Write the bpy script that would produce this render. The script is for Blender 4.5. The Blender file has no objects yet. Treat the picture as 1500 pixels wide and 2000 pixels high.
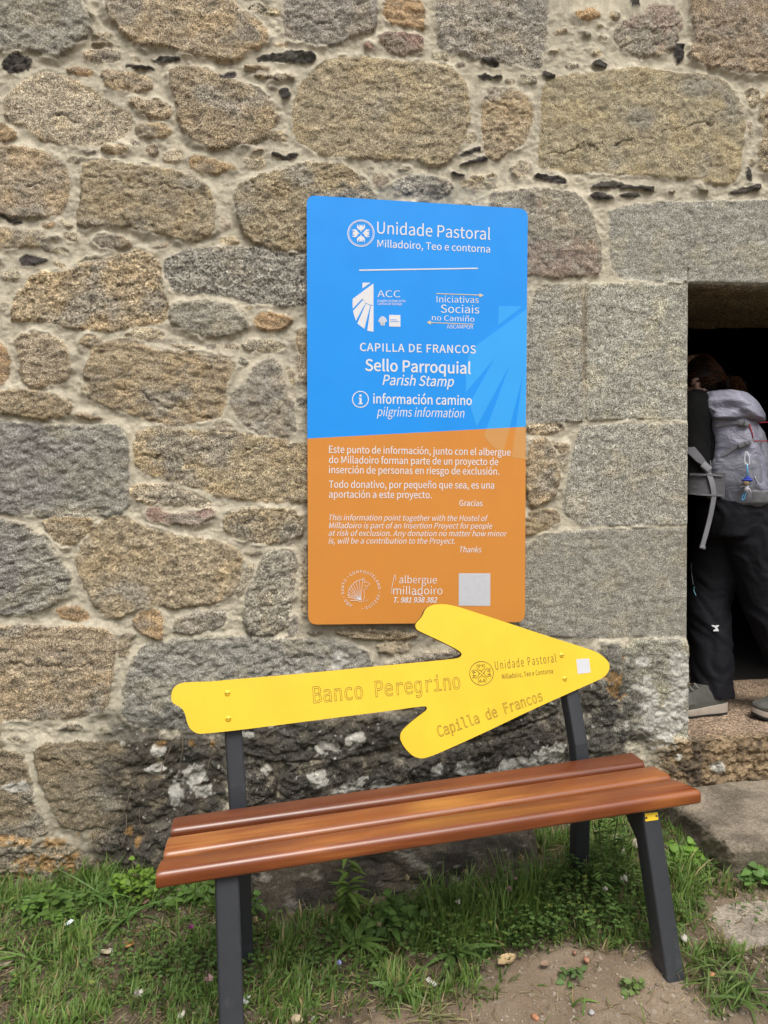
import bpy, bmesh, math, random
import numpy as np
from mathutils import Vector, Matrix
from mathutils.geometry import tessellate_polygon

R = math.radians
SC = bpy.context.scene
COL = SC.collection

# ---------------------------------------------------------------- camera
FPX = 1387.0                       # focal length in pixels of the 1500 x 2000 picture
CAM = np.array([0.0, -2.355, 1.25])
YAW, TILT, ROLL = R(6.7), R(2.0), R(-0.7)
_ct, _st, _cr, _sr = math.cos(TILT), math.sin(TILT), math.cos(ROLL), math.sin(ROLL)
_F = np.array([0, _ct, -_st]); _U = np.array([0, _st, _ct]); _R = np.array([1.0, 0, 0])
_R, _U = _cr * _R + _sr * _U, -_sr * _R + _cr * _U
_c, _s = math.cos(-YAW), math.sin(-YAW)
_Z = np.array([[_c, -_s, 0], [_s, _c, 0], [0, 0, 1]])
CR, CU, CF = _Z @ _R, _Z @ _U, _Z @ _F
cd = bpy.data.cameras.new('camera'); cam = bpy.data.objects.new('camera', cd); COL.objects.link(cam)
cd.sensor_fit = 'VERTICAL'; cd.sensor_height = 36.0; cd.lens = FPX / 2000 * 36.0
cd.clip_start = 0.02; cd.clip_end = 500
cam.matrix_world = Matrix([[CR[i], CU[i], -CF[i], CAM[i]] for i in range(3)] + [[0, 0, 0, 1]])
SC.camera = cam

# ---------------------------------------------------------------- sky, sun, exposure
SUN_EL, SUN_AZ = R(60), R(166)     # azimuth clockwise from +Y: the light comes from in front of the wall, above
w = bpy.data.worlds.new('World'); SC.world = w; w.use_nodes = True
nt = w.node_tree; bg = nt.nodes['Background']
sky = nt.nodes.new('ShaderNodeTexSky'); sky.sky_type = 'NISHITA'; sky.sun_disc = False
sky.sun_elevation = SUN_EL; sky.sun_rotation = SUN_AZ; sky.air_density = 1.5; sky.dust_density = 4.0
hs = nt.nodes.new('ShaderNodeHueSaturation'); hs.inputs['Saturation'].default_value = 0.42
nt.links.new(sky.outputs['Color'], hs.inputs['Color'])
# overcast: the sky is brightest overhead and dims towards the tree-lined horizon
_tc = nt.nodes.new('ShaderNodeTexCoord'); _sx = nt.nodes.new('ShaderNodeSeparateXYZ'); nt.links.new(_tc.outputs['Generated'], _sx.inputs[0])
_mr = nt.nodes.new('ShaderNodeMapRange'); nt.links.new(_sx.outputs['Z'], _mr.inputs[0])
for _i, _v in enumerate((.10, .75, .38, 1.45)): _mr.inputs[_i + 1].default_value = _v
_vm = nt.nodes.new('ShaderNodeVectorMath'); _vm.operation = 'SCALE'; nt.links.new(hs.outputs['Color'], _vm.inputs[0]); nt.links.new(_mr.outputs[0], _vm.inputs['Scale'])
nt.links.new(_vm.outputs[0], bg.inputs['Color'])
bg.inputs['Strength'].default_value = 0.12
sl = bpy.data.lights.new('sun', 'SUN'); sl.energy = 1.5; sl.angle = R(26); sl.color = (1.0, 0.955, 0.88)
so = bpy.data.objects.new('sun', sl); COL.objects.link(so)
_d = Vector((math.sin(SUN_AZ) * math.cos(SUN_EL), math.cos(SUN_AZ) * math.cos(SUN_EL), math.sin(SUN_EL)))
so.rotation_euler = _d.to_track_quat('Z', 'Y').to_euler(); so.location = _d * 20
SC.view_settings.view_transform = 'Standard'; SC.view_settings.look = 'None'
SC.view_settings.gamma = 1; SC.view_settings.exposure = 0.42
SC.view_settings.use_curve_mapping = False

# ---------------------------------------------------------------- geometry helpers
rng = np.random.default_rng(7); random.seed(7)
def ray(px, py): return (px - 750) / FPX * CR - (py - 1000) / FPX * CU + CF
def on_plane(px, py, p, n):
    d = ray(px, py); return CAM + d * (np.dot(np.asarray(p, float) - CAM, n) / np.dot(d, n))
NY = np.array([0, -1.0, 0]); NZ = np.array([0, 0, 1.0])
def on_wall(px, py, y=0.0): return on_plane(px, py, (0, y, 0), NY)
def on_z(px, py, z=0.0): return on_plane(px, py, (0, 0, z), NZ)
def at(px, py, depth): return CAM + ray(px, py) * depth
def unit(v): v = np.asarray(v, float); return v / np.linalg.norm(v)

def tag(o, label=None, cat=None, group=None, kind=None):
    if label: o['label'] = label
    if cat: o['category'] = cat
    if group: o['group'] = group
    if kind: o['kind'] = kind
    return o
def empty(name, loc, label, cat, group=None):
    o = bpy.data.objects.new(name, None); COL.objects.link(o); o.location = [float(v) for v in loc]
    o.empty_display_size = 0.05
    return tag(o, label, cat, group)
def wloc(o):
    v = np.zeros(3)
    while o is not None:
        v += np.array(o.location); o = o.parent
    return v
def obj(name, V, F, mat, parent=None, smooth=False, loc=None, attrs=None, sharp=None):
    """one mesh object; V in world coordinates (roots carry no rotation)"""
    V = np.asarray(V, float)
    base = np.zeros(3) if parent is None else wloc(parent)
    L = np.zeros(3) if loc is None else np.asarray(loc, float) - base
    me = bpy.data.meshes.new(name); me.from_pydata((V - base - L).tolist(), [], [tuple(map(int, f)) for f in F])
    fin(me, mat, smooth, attrs, sharp)
    o = bpy.data.objects.new(name, me); COL.objects.link(o); o.location = L
    if parent is not None: o.parent = parent
    return o
def fin(me, mat, smooth, attrs=None, sharp=None):
    if mat is not None: me.materials.append(mat)
    if smooth: me.polygons.foreach_set('use_smooth', [True] * len(me.polygons))
    if attrs:
        for k, a in attrs.items():
            a = np.asarray(a, np.float32)
            if a.shape[1] == 4:
                at_ = me.attributes.new(k, 'FLOAT_COLOR', 'POINT'); at_.data.foreach_set('color', a.ravel())
            else:
                at_ = me.attributes.new(k, 'FLOAT_VECTOR', 'POINT'); at_.data.foreach_set('vector', a.ravel())
    me.update()
    if smooth and sharp: me.set_sharp_from_angle(angle=R(sharp))
def grid_obj(name, V, quads, mat, parent=None, attrs=None, smooth=True):
    """fast path for big quad meshes (numpy arrays, world coordinates)"""
    base = np.zeros(3) if parent is None else wloc(parent)
    V = (np.asarray(V, np.float64) - base).astype(np.float32); quads = np.asarray(quads, np.int32)
    me = bpy.data.meshes.new(name)
    me.vertices.add(len(V)); me.vertices.foreach_set('co', V.ravel())
    k = quads.shape[1]
    me.loops.add(quads.size); me.loops.foreach_set('vertex_index', quads.ravel())
    me.polygons.add(len(quads)); me.polygons.foreach_set('loop_start', np.arange(0, quads.size, k, dtype=np.int32))
    me.update(calc_edges=True); me.validate()
    fin(me, mat, smooth, attrs)
    o = bpy.data.objects.new(name, me); COL.objects.link(o)
    if parent is not None: o.parent = parent
    return o
class MB:
    def __init__(s): s.V = []; s.F = []
    def add(s, V, F):
        n = len(s.V); s.V += [tuple(map(float, v)) for v in V]; s.F += [tuple(i + n for i in f) for f in F]; return s
    def build(s, name, mat, parent=None, smooth=False, loc=None, sharp=None, attrs=None):
        return obj(name, s.V, s.F, mat, parent, smooth, loc, attrs, sharp)
    def bar(s, a, b, wx, wy, x, ch=0.004):
        """bar from a to b, chamfered rectangular section: half widths along x and along axis^x"""
        a, b = np.asarray(a, float), np.asarray(b, float); t = unit(b - a)
        x = unit(np.asarray(x, float) - t * np.dot(x, t)); y = np.cross(t, x)
        sec = []
        for sx, sy in ((1, 1), (-1, 1), (-1, -1), (1, -1)):
            cx, cy = sx * (wx - ch), sy * (wy - ch); a0 = math.atan2(sy, sx) - R(45)
            for k in range(4):
                q = a0 + R(30) * k; sec.append((cx + ch * math.cos(q), cy + ch * math.sin(q)))
        n = len(sec)
        V = [p + x * u + y * v for p in (a, b) for u, v in sec]
        F = [(i, (i + 1) % n, n + (i + 1) % n, n + i) for i in range(n)] + [tuple(range(n))[::-1], tuple(range(n, 2 * n))]
        return s.add(V, F)
    def tube(s, pts, r, n=8, cap=True):
        pts = np.asarray(pts, float); m = len(pts); rr = np.broadcast_to(np.asarray(r, float), (m,))
        T = np.gradient(pts, axis=0); T /= np.linalg.norm(T, axis=1)[:, None] + 1e-12
        ref = np.array([0.13, 0.21, 0.97]);
        if abs(np.dot(ref, unit(pts[-1] - pts[0] + 1e-9))) > 0.9: ref = np.array([0.95, 0.2, 0.1])
        V = []
        for p, t, q in zip(pts, T, rr):
            x = unit(np.cross(ref, t)); y = np.cross(t, x)
            for k in range(n): V.append(p + q * (x * math.cos(k * 2 * math.pi / n) + y * math.sin(k * 2 * math.pi / n)))
        F = [(i * n + k, i * n + (k + 1) % n, (i + 1) * n + (k + 1) % n, (i + 1) * n + k) for i in range(m - 1) for k in range(n)]
        if cap: F += [tuple(range(n))[::-1], tuple(range((m - 1) * n, m * n))]
        return s.add(V, F)
    def ball(s, c, r, nu=12, nv=8, ax=None):
        c = np.asarray(c, float); r = np.broadcast_to(np.asarray(r, float), (3,))
        A = np.eye(3) if ax is None else np.asarray(ax, float)
        V = []; F = []
        for j in range(nv + 1):
            th = math.pi * j / nv
            for i in range(nu):
                ph = 2 * math.pi * i / nu
                q = np.array([math.sin(th) * math.cos(ph), math.sin(th) * math.sin(ph), math.cos(th)]) * r
                V.append(c + q @ A)
        for j in range(nv):
            for i in range(nu): F.append((j * nu + i, (j + 1) * nu + i, (j + 1) * nu + (i + 1) % nu, j * nu + (i + 1) % nu))
        return s.add(V, F)
    def slab(s, P, n, th):
        """polygon P (3D, planar) with front face at P and thickness th along -n"""
        P = np.asarray(P, float); n = np.asarray(n, float); k = len(P)
        tri = tessellate_polygon([[Vector(p) for p in P]])
        V = list(P) + list(P - n * th); F = []
        for t in tri:
            a, b, c = (P[i] for i in t)
            if np.dot(np.cross(b - a, c - a), n) < 0: t = t[::-1]
            F.append(tuple(t)); F.append(tuple(i + k for i in t[::-1]))
        A2 = sum(np.dot(np.cross(P[i] - P[0], P[(i + 1) % k] - P[0]), n) for i in range(k))
        for i in range(k):
            j = (i + 1) % k; f = (i, i + k, j + k, j)
            F.append(f if A2 > 0 else f[::-1])
        return s.add(V, F)
    def ribbon(s, pts, wdir, w, th=0.0015):
        """flat strap along pts, width direction wdir (one or many), half width w"""
        pts = np.asarray(pts, float); m = len(pts); W = np.broadcast_to(np.asarray(wdir, float), (m, 3)); ww = np.interp(np.linspace(0, 1, m), np.linspace(0, 1, np.size(w)), np.ravel(w))
        T = np.gradient(pts, axis=0); V = []
        for p, t, d, w in zip(pts, T, W, ww):
            d = unit(d); n = unit(np.cross(unit(t), d))
            V += [p - d * w - n * th, p + d * w - n * th, p + d * w + n * th, p - d * w + n * th]
        F = [(i * 4 + k, i * 4 + (k + 1) % 4, i * 4 + 4 + (k + 1) % 4, i * 4 + 4 + k) for i in range(m - 1) for k in range(4)]
        F += [(3, 2, 1, 0), tuple(range((m - 1) * 4, m * 4))]
        return s.add(V, F)
def spline(P, n, closed=False):
    """Catmull-Rom through P"""
    P = np.asarray(P, float); m = len(P)
    Q = np.vstack([P[-1:], P, P[:2]]) if closed else np.vstack([2 * P[:1] - P[1:2], P, 2 * P[-1:] - P[-2:-1]])
    segs = m if closed else m - 1; out = []
    for i in range(segs):
        a, b, c, d = Q[i:i + 4]
        for t in np.linspace(0, 1, n, endpoint=False):
            out.append(0.5 * (2 * b + (c - a) * t + (2 * a - 5 * b + 4 * c - d) * t * t + (3 * b - a - 3 * c + d) * t ** 3))
    if not closed: out.append(P[-1])
    return np.array(out)

# ---------------------------------------------------------------- numpy noise
def _hash(ix, iy, seed):
    h = (ix.astype(np.int64) * 374761393 + iy.astype(np.int64) * 668265263 + seed * 974711) & 0xffffffff
    h = ((h ^ (h >> 13)) * 1274126177) & 0xffffffff
    return (h ^ (h >> 16)) & 0xffff
def pn(x, y, seed=0):
    x = np.asarray(x, float); y = np.asarray(y, float)
    ix = np.floor(x); iy = np.floor(y); fx = x - ix; fy = y - iy
    u = fx ** 3 * (fx * (fx * 6 - 15) + 10); v = fy ** 3 * (fy * (fy * 6 - 15) + 10)
    def g(dx, dy):
        a = _hash(ix + dx, iy + dy, seed) * (2 * math.pi / 65536)
        return np.cos(a) * (fx - dx) + np.sin(a) * (fy - dy)
    a, b, c, d = g(0, 0), g(1, 0), g(0, 1), g(1, 1)
    return ((a + u * (b - a)) * (1 - v) + (c + u * (d - c)) * v) * 1.5
def fbm(x, y, octv=4, seed=0, gain=0.5):
    s = 0; a = 1.0; f = 1.0
    for o in range(octv):
        s = s + a * pn(x * f, y * f, seed + o * 17); a *= gain; f *= 2.03
    return s
def sstep(a, b, x):
    t = np.clip((x - a) / (b - a), 0, 1); return t * t * (3 - 2 * t)
def sdf(poly, X, Y):
    """signed distance, positive inside"""
    P = np.asarray(poly, float); d2 = np.full(X.shape, 1e9); ins = np.zeros(X.shape, bool)
    for i in range(len(P)):
        ax, ay = P[i]; bx, by = P[(i + 1) % len(P)]; ex, ey = bx - ax, by - ay
        wx, wy = X - ax, Y - ay; t = np.clip((wx * ex + wy * ey) / (ex * ex + ey * ey + 1e-12), 0, 1)
        d2 = np.minimum(d2, (wx - ex * t) ** 2 + (wy - ey * t) ** 2)
        if ay != by:
            c = (ay > Y) != (by > Y); ins ^= c & (X < (bx - ax) * (Y - ay) / (by - ay) + ax)
    d = np.sqrt(d2); return np.where(ins, d, -d)
def chaikin(P, k=2):
    P = np.asarray(P, float)
    for _ in range(k):
        N = np.roll(P, -1, 0); P = np.stack([0.75 * P + 0.25 * N, 0.25 * P + 0.75 * N], 1).reshape(-1, P.shape[1])
    return P

# ---------------------------------------------------------------- material helpers
class NB:
    def __init__(s, name):
        s.m = bpy.data.materials.new(name); s.m.use_nodes = True; s.nt = s.m.node_tree; s.b = s.nt.nodes['Principled BSDF']
    def n(s, t, **kw):
        x = s.nt.nodes.new(t)
        for k, v in kw.items(): setattr(x, k, v)
        return x
    def put(s, sock, v):
        if isinstance(v, bpy.types.NodeSocket): s.nt.links.new(v, sock)
        elif v is not None: sock.default_value = v
    def attr(s, name, out='Color'): return s.n('ShaderNodeAttribute', attribute_name=name).outputs[out]
    def coord(s, out='Object', scale=None):
        o = s.n('ShaderNodeTexCoord').outputs[out]
        return o if scale is None else s.mapping(o, scale)
    def mapping(s, v, scale):
        m = s.n('ShaderNodeMapping'); s.put(m.inputs['Vector'], v); m.inputs['Scale'].default_value = scale; return m.outputs[0]
    def noise(s, vec, scale, detail=3, rough=0.55, out=0, dist=0):
        x = s.n('ShaderNodeTexNoise'); s.put(x.inputs['Vector'], vec); x.inputs['Scale'].default_value = scale
        x.inputs['Detail'].default_value = detail; x.inputs['Roughness'].default_value = rough; x.inputs['Distortion'].default_value = dist
        return x.outputs[out]
    def voro(s, vec, scale, out='Color', feature='F1'):
        x = s.n('ShaderNodeTexVoronoi', feature=feature); s.put(x.inputs['Vector'], vec); x.inputs['Scale'].default_value = scale; return x.outputs[out]
    def math(s, op, a, b=None, clamp=False):
        x = s.n('ShaderNodeMath', operation=op, use_clamp=clamp); s.put(x.inputs[0], a); s.put(x.inputs[1], b); return x.outputs[0]
    def rng(s, v, a, b, c, d):
        x = s.n('ShaderNodeMapRange'); s.put(x.inputs[0], v)
        for i, q in enumerate((a, b, c, d)): s.put(x.inputs[i + 1], q)
        return x.outputs[0]
    def mix(s, f, a, b, mode='MIX'):
        x = s.n('ShaderNodeMix', data_type='RGBA', blend_type=mode); s.put(x.inputs[0], f)
        for k, q in ((6, a), (7, b)):
            s.put(x.inputs[k], (*q, 1) if isinstance(q, tuple) and len(q) == 3 else q)
        return x.outputs[2]
    def ramp(s, f, stops):
        x = s.n('ShaderNodeValToRGB'); s.put(x.inputs[0], f); e = x.color_ramp.elements
        while len(e) < len(stops): e.new(0.5)
        for el, (p, c) in zip(e, stops): el.position = p; el.color = (*c, 1) if isinstance(c, tuple) else (c, c, c, 1)
        return x.outputs[0]
    def sep(s, v, k):
        x = s.n('ShaderNodeSeparateColor'); s.put(x.inputs[0], v); return x.outputs[k]
    def scalecol(s, c, f):
        x = s.n('ShaderNodeVectorMath', operation='SCALE'); s.put(x.inputs[0], c); s.put(x.inputs['Scale'], f); return x.outputs[0]
    def bump(s, h, strength, dist, nrm=None):
        x = s.n('ShaderNodeBump'); x.inputs['Strength'].default_value = strength; x.inputs['Distance'].default_value = dist
        s.put(x.inputs['Height'], h); s.put(x.inputs['Normal'], nrm); s.put(s.b.inputs['Normal'], x.outputs[0]); return x.outputs[0]
    def set(s, col=None, rough=None, **kw):
        if col is not None: s.put(s.b.inputs['Base Color'], (*col, 1) if isinstance(col, tuple) and len(col) == 3 else col)
        if rough is not None: s.put(s.b.inputs['Roughness'], rough)
        for k, v in kw.items(): s.put(s.b.inputs[k.replace('_', ' ')], v)
        return s.m
def plain(name, col, rough=0.5, var=0.08, scale=30.0, bump=0.0, bscale=200.0, bd=0.002, **kw):
    b = NB(name); c = b.coord()
    f = b.rng(b.noise(c, scale, 4), 0.25, 0.75, 1 - var, 1 + var)
    b.set(b.scalecol((*col,), f), rough, **kw)
    if bump: b.bump(b.noise(c, bscale, 3), bump, bd)
    return b.m

# ---------------------------------------------------------------- stone wall
# outlines of the stones as seen on the wall face: "code x,y x,y ..." under "@ originx originy scale"
STONES = """
@ 0 0 2.419
g -90,-90 370,-90 400,60 435,130 400,190 300,270 215,265 150,235 0,245 -90,230
b 520,-90 1090,-90 1100,40 1200,90 1265,170 1255,215 1150,235 1120,290 1060,300 960,260 880,260 800,220 700,225 640,210 570,130 510,70
t 1165,30 1240,20 1310,50 1320,75 1260,80 1180,55
t 405,240 570,240 575,280 520,305 415,300
b 440,165 520,165 530,185 445,190
b 435,205 535,200 530,225 440,222
d 60,260 150,280 155,320 90,345 20,330 10,300
o 325,320 440,335 435,355 370,360 330,345
d 710,280 840,275 850,295 740,305
d 600,312 730,328 725,340 600,322
b 475,345 520,335 680,360 725,395 720,430 620,440 500,420
p 30,470 100,400 200,340 300,360 400,410 500,480 560,530 610,540 625,600 560,660 440,685 300,675 170,650 120,600 30,560
b 600,475 700,470 800,500 815,550 780,575 690,560
b 640,600 720,585 810,605 800,650 720,660 650,650
b 800,345 850,320 1000,350 1180,420 1290,490 1310,570 1250,670 1120,690 1050,710 920,680 850,590 845,500 820,430
d 1215,270 1300,260 1380,240 1480,255 1495,290 1430,305 1340,290 1220,295
b 1155,318 1280,322 1270,338 1170,332
b 1190,355 1300,365 1390,360 1385,388 1230,385
d 1035,360 1080,350 1120,360 1110,375 1040,375
d 1315,435 1350,428 1375,460 1350,472 1320,455
o -90,590 40,590 85,640 60,680 -90,670
b 470,700 570,690 615,705 570,735 500,735
b 690,690 740,685 755,715 730,745 690,735
t 775,715 850,710 875,750 840,775 780,765
o 890,750 960,740 1050,770 1125,795 1060,815 1000,825 910,815
t 1150,750 1230,740 1265,775 1230,800 1160,805
d 1280,725 1340,735 1410,735 1400,755 1310,750
b 1185,715 1250,712 1240,725
t 1275,640 1320,620 1365,645 1350,665 1280,665
b -90,700 130,700 240,740 320,800 325,900 300,1000 240,1030 100,1025 -90,1010
t 315,745 430,745 400,775 330,775
b 390,800 440,765 550,775 650,790 800,810 960,860 1000,930 1020,1020 1010,1110 900,1145 800,1110 640,1080 540,1060 380,1075 375,1010 395,930
d -20,1025 130,1045 60,1056
t 285,1050 345,1070 330,1085 290,1070
b -90,1090 150,1085 240,1125 180,1170 60,1180 -90,1160
t 290,1110 350,1105 385,1140 340,1148
b 450,1120 560,1110 640,1160 560,1180 460,1170
t 185,1150 350,1195 270,1200 190,1170
t 1045,1035 1085,1060 1080,1080 1050,1065
t 1030,1130 1090,1120 1140,1145 1060,1160
@ 0 450 2.419
d 90,140 130,118 230,145 200,165 110,165
t 255,150 310,165 310,182 260,172
t 360,145 440,118 470,128 380,155
t 730,85 800,60 790,80 740,95
t 10,220 60,190 100,200 80,240 30,245
t 250,25 0,30
b 60,390 110,280 170,205 300,210 420,160 560,120 680,105 745,140 755,210 790,340 780,420 700,440 540,465 400,470 280,440 150,425 70,425
g 780,140 900,95 1020,95 1150,85 1300,110 1450,125 1560,140 1560,345 1400,350 1250,350 1100,310 950,290 830,295 790,210
g 800,390 900,340 1000,345 1080,360 1165,410 1150,480 1040,500 930,490 830,445
o 1200,410 1250,390 1380,405 1370,450 1320,480 1210,475
t 1145,535 1240,510 1345,535 1340,565 1250,580 1160,560
t 585,490 670,462 780,485 770,510 700,520 600,500
p 790,545 880,540 925,550 850,565
p 970,540 1010,530 1020,560 980,565
b 80,500 200,490 270,510 320,570 335,620 310,700 260,720 160,745 110,690 100,600
o -90,540 20,540 35,620 20,730 -90,740
b 1395,480 1450,470 1500,480 1500,600 1450,610 1400,560
t 1400,600 1460,590 1500,720 1420,730
b 440,560 500,530 610,520 680,555 760,580 900,580 1050,600 1110,640 1090,680 1055,740 1060,830 1030,890 900,905 820,920 700,890 560,840 470,815 410,780 430,730 445,700 400,680 430,610
b 380,510 480,500 490,550 400,560
t 385,735 425,720 430,770 405,770
t 1125,605 1160,595 1180,630 1140,645
g 1095,790 1140,750 1180,680 1270,610 1320,630 1345,740 1380,840 1395,960 1300,970 1200,950 1130,890
t 1345,640 1390,660 1400,740 1370,720
g 1395,790 1460,780 1500,790 1500,850 1410,850
b -90,770 60,760 200,770 300,790 330,820 320,870 240,890 100,870 -90,850
b 350,875 400,862 490,885 430,898
t 1000,930 1060,900 1100,920 1090,950 1030,950
G -90,900 150,930 300,925 500,930 560,930 600,980 605,1180 610,1320 480,1350 150,1340 -90,1320
@ 0 900 2.419
O 640,-120 700,-148 920,-138 1090,-130 1450,-70 1600,-70 1600,180 1310,190 1040,170 920,120 800,75 640,40
p 620,130 680,105 800,120 900,160 1010,205 950,220 850,200 700,200 630,170
r 690,225 740,215 790,245 880,250 960,235 1010,230 1010,270 930,310 800,290 700,280
b 1055,260 1130,235 1300,225 1410,245 1430,330 1400,360 1300,390 1170,370 1075,350
b 215,275 350,270 455,270 440,320 390,360 310,405 250,370 225,320
G -90,280 100,290 190,350 230,400 330,540 320,620 250,680 120,725 -90,715
b 480,290 560,265 620,280 720,330 900,370 1050,385 1140,440 1130,570 1070,650 900,690 720,680 600,710 560,740 500,720 440,650 390,540 360,500 380,430
t 1150,430 1230,420 1240,440 1160,448
t 1170,490 1205,490 1180,560 1130,650 1115,620 1150,560
g 1240,450 1300,430 1390,430 1390,560 1370,680 1340,790 1300,815 1200,825 1165,790 1160,680 1180,600 1215,560
o 250,705 340,685 420,715 425,745 360,765 290,735
o 640,740 700,705 770,720 780,830 730,835 640,790
g 815,760 900,720 1040,700 1075,720 1060,770 1000,800 830,820
b 570,830 640,810 620,860 600,920 560,920 560,860
g 1370,740 1390,720 1405,760 1400,830 1350,825
b -90,790 150,780 300,790 460,785 530,800 540,870 530,1060 500,1180 430,1190 250,1210 150,1215 -90,1210
b 1430,400 1460,390 1470,720 1420,720
@ 0 0 1
N 248,1330 270,1270 310,1255 420,1245 560,1248 680,1252 725,1280 725,1330 600,1400 450,1420 330,1420 240,1410
b 455,372 520,342 590,325 650,320 700,345 732,390 740,440 700,480 600,490 510,487 475,450
b 620,500 800,480 990,490 1000,640 960,700 760,720 620,690
b 620,740 820,730 1000,740 1010,900 830,930 620,920
g 630,960 800,950 1000,960 1000,1100 800,1110 640,1090
b 660,1130 830,1125 990,1135 1000,1190 760,1205 650,1190
b 655,1228 810,1230 815,1246 730,1250 660,1240
t 730,1256 800,1252 806,1270 745,1277
g 775,1284 890,1262 905,1280 800,1300 760,1298
g 920,1255 1000,1240 1100,1260 1110,1290 1000,1300
k 465,1412 600,1402 790,1390 800,1440 700,1472 560,1482 470,1470
k 466,1480 520,1476 548,1540 500,1566 465,1560
k 562,1492 680,1480 785,1482 806,1530 640,1570 550,1560
k 800,1492 930,1460 1040,1420 1095,1400 1105,1480 900,1532 815,1530
k 905,1400 1000,1380 1080,1360 1090,1390 1000,1420 920,1440
L 1140,1330 1200,1296 1225,1330 1205,1360 1150,1384
L 1135,1395 1210,1372 1245,1428 1200,1450 1140,1470
L 1160,1262 1215,1250 1222,1290 1190,1296
L 1224,1262 1250,1250 1338,1249 1360,1290 1360,1445 1290,1444 1238,1420 1206,1356 1215,1300
@ 0 1350 2.419
l 165,250 350,245 600,240 800,230 1040,235 1060,560 800,600 600,620 320,650 280,600 230,500 180,380
l -90,280 90,285 130,380 150,480 190,600 230,680 -90,700
y -90,705 180,700 390,740 395,800 380,900 200,950 -90,1010
y 400,790 560,780 620,840 500,870 400,860
l 423,665 570,641 725,634 790,700 775,768 580,770 460,755
l 575,655 700,640 810,650 760,690 620,715
k 470,690 560,670 590,715 540,740 460,740
y 590,800 640,770 730,800 760,900 690,960 620,920
k 610,720 800,650 1000,620 1040,900 800,960 640,900
@ 560 0 3
g -14,-90 510,-90 520,110 500,190 420,210 300,260 200,270 100,240 0,230 -10,100
o 570,30 620,-10 760,10 800,70 800,180 740,160 640,140 570,110
r 520,235 600,190 740,215 805,235 775,330 640,330 580,290
r 450,275 490,260 515,295 470,300
q 45,640 80,500 180,420 260,355 380,345 500,345 640,375 850,385 990,420 1050,500 1060,700 1030,800 980,930 850,980 700,930 480,930 300,920 150,885 50,820
t 840,325 940,320 940,375 870,355
g 890,-90 1530,-90 1510,280 1480,330 1480,410 1350,390 1200,330 1090,345 1000,310 910,300 890,200
d 1140,350 1200,345 1250,370 1240,395 1150,380
d 1120,445 1260,450 1230,470 1130,475
t 1340,450 1450,450 1465,490 1420,500
b 1145,600 1190,530 1290,525 1390,560 1430,650 1420,760 1390,840 1250,930 1190,950 1150,850
t 1035,820 1080,785 1120,830 1060,855
d 1010,915 1120,870 1125,895 1030,920
d 1015,965 1160,930 1170,950 1030,970
t 1300,990 1360,945 1420,960 1410,1020 1340,1050
o 500,1030 560,1020 600,1060 560,1110 510,1080
g 610,1090 680,1040 800,1030 920,1040 975,1090 960,1140 860,1170 720,1150 620,1130
t 1000,1060 1100,1055 1240,1085 1200,1115 1050,1110
t 1080,1030 1150,1025 1160,1050 1090,1055
d 935,1015 1040,1020 1030,1038
d 0,905 70,910 0,940
@ 1000 0 3
R 610,170 700,110 770,90 800,40 900,40 980,80 980,180 920,300 850,340 740,330 650,300 600,240
b 560,85 620,70 640,110 580,130
d 690,10 740,5 745,50 700,45
t 500,225 550,225 540,255
t 460,310 520,300 520,340
d 465,370 510,350 550,375 540,400 480,390
d 950,265 990,265 1005,330 970,390 945,320
B 1040,-90 1760,-90 1760,430 1400,440 1280,420 1150,400 1060,360 1030,300 1080,250 1050,150
q 175,480 350,450 480,440 640,410 750,405 900,430 1100,450 1220,480 1310,570 1350,680 1340,900 1310,1060 1240,1090 1100,1050 960,1040 700,1020 400,1005 170,990 160,900 185,700
d 175,430 205,425 260,455 215,470
t 1370,520 1430,520 1440,600 1390,650 1360,590
t 1378,720 1404,720 1404,800 1373,800
b 1460,560 1560,540 1900,540 1900,1060 1460,1040 1450,880 1470,800 1450,720
d 125,1030 200,1030 310,1055 300,1080 200,1070 130,1050
d 455,1110 500,1075 600,1070 740,1100 830,1100 820,1125 720,1110 600,1105
d 450,1145 510,1130 580,1150 575,1168 480,1165
d 620,1140 740,1140 740,1158 640,1155
d 1365,985 1385,980 1405,1030 1395,1070 1375,1060
t 1375,940 1410,930 1420,960 1390,970
d 1265,1130 1380,1100 1440,1075 1455,1110 1380,1125 1290,1145
d 1490,1105 1620,1100 1620,1125
R -150,1150 0,1135 150,1115 300,1130 380,1150 440,1230 500,1400 515,1560 480,1610 300,1620 100,1610 0,1610 -150,1600
J 560,1240 700,1200 900,1185 1200,1180 1560,1170 2700,1165 2700,1690 1560,1672 1030,1660 800,1650 640,1640 580,1580 570,1400
@ 1000 520 2.702
j 75,300 130,110 180,96 371,92 371,400 371,826 75,826
j 377,92 600,90 700,95 960,95 960,817 600,810 400,822 377,800
b 75,836 250,832 265,870 200,890 75,885
b 75,920 200,915 215,1000 240,1100 220,1230 75,1270
b 225,930 290,940 290,975 240,985
t 240,1000 290,1000 290,1050 250,1090
b 75,1300 180,1285 240,1300 240,1350 120,1410 75,1410
j 365,844 600,830 960,830 960,1370 700,1370 500,1372 380,1372 290,1320 265,1280 290,1100 330,930
J 20,1480 75,1470 160,1410 400,1390 700,1382 960,1385 960,1955 700,1955 400,1965 200,1955 20,1900
"""
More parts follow.
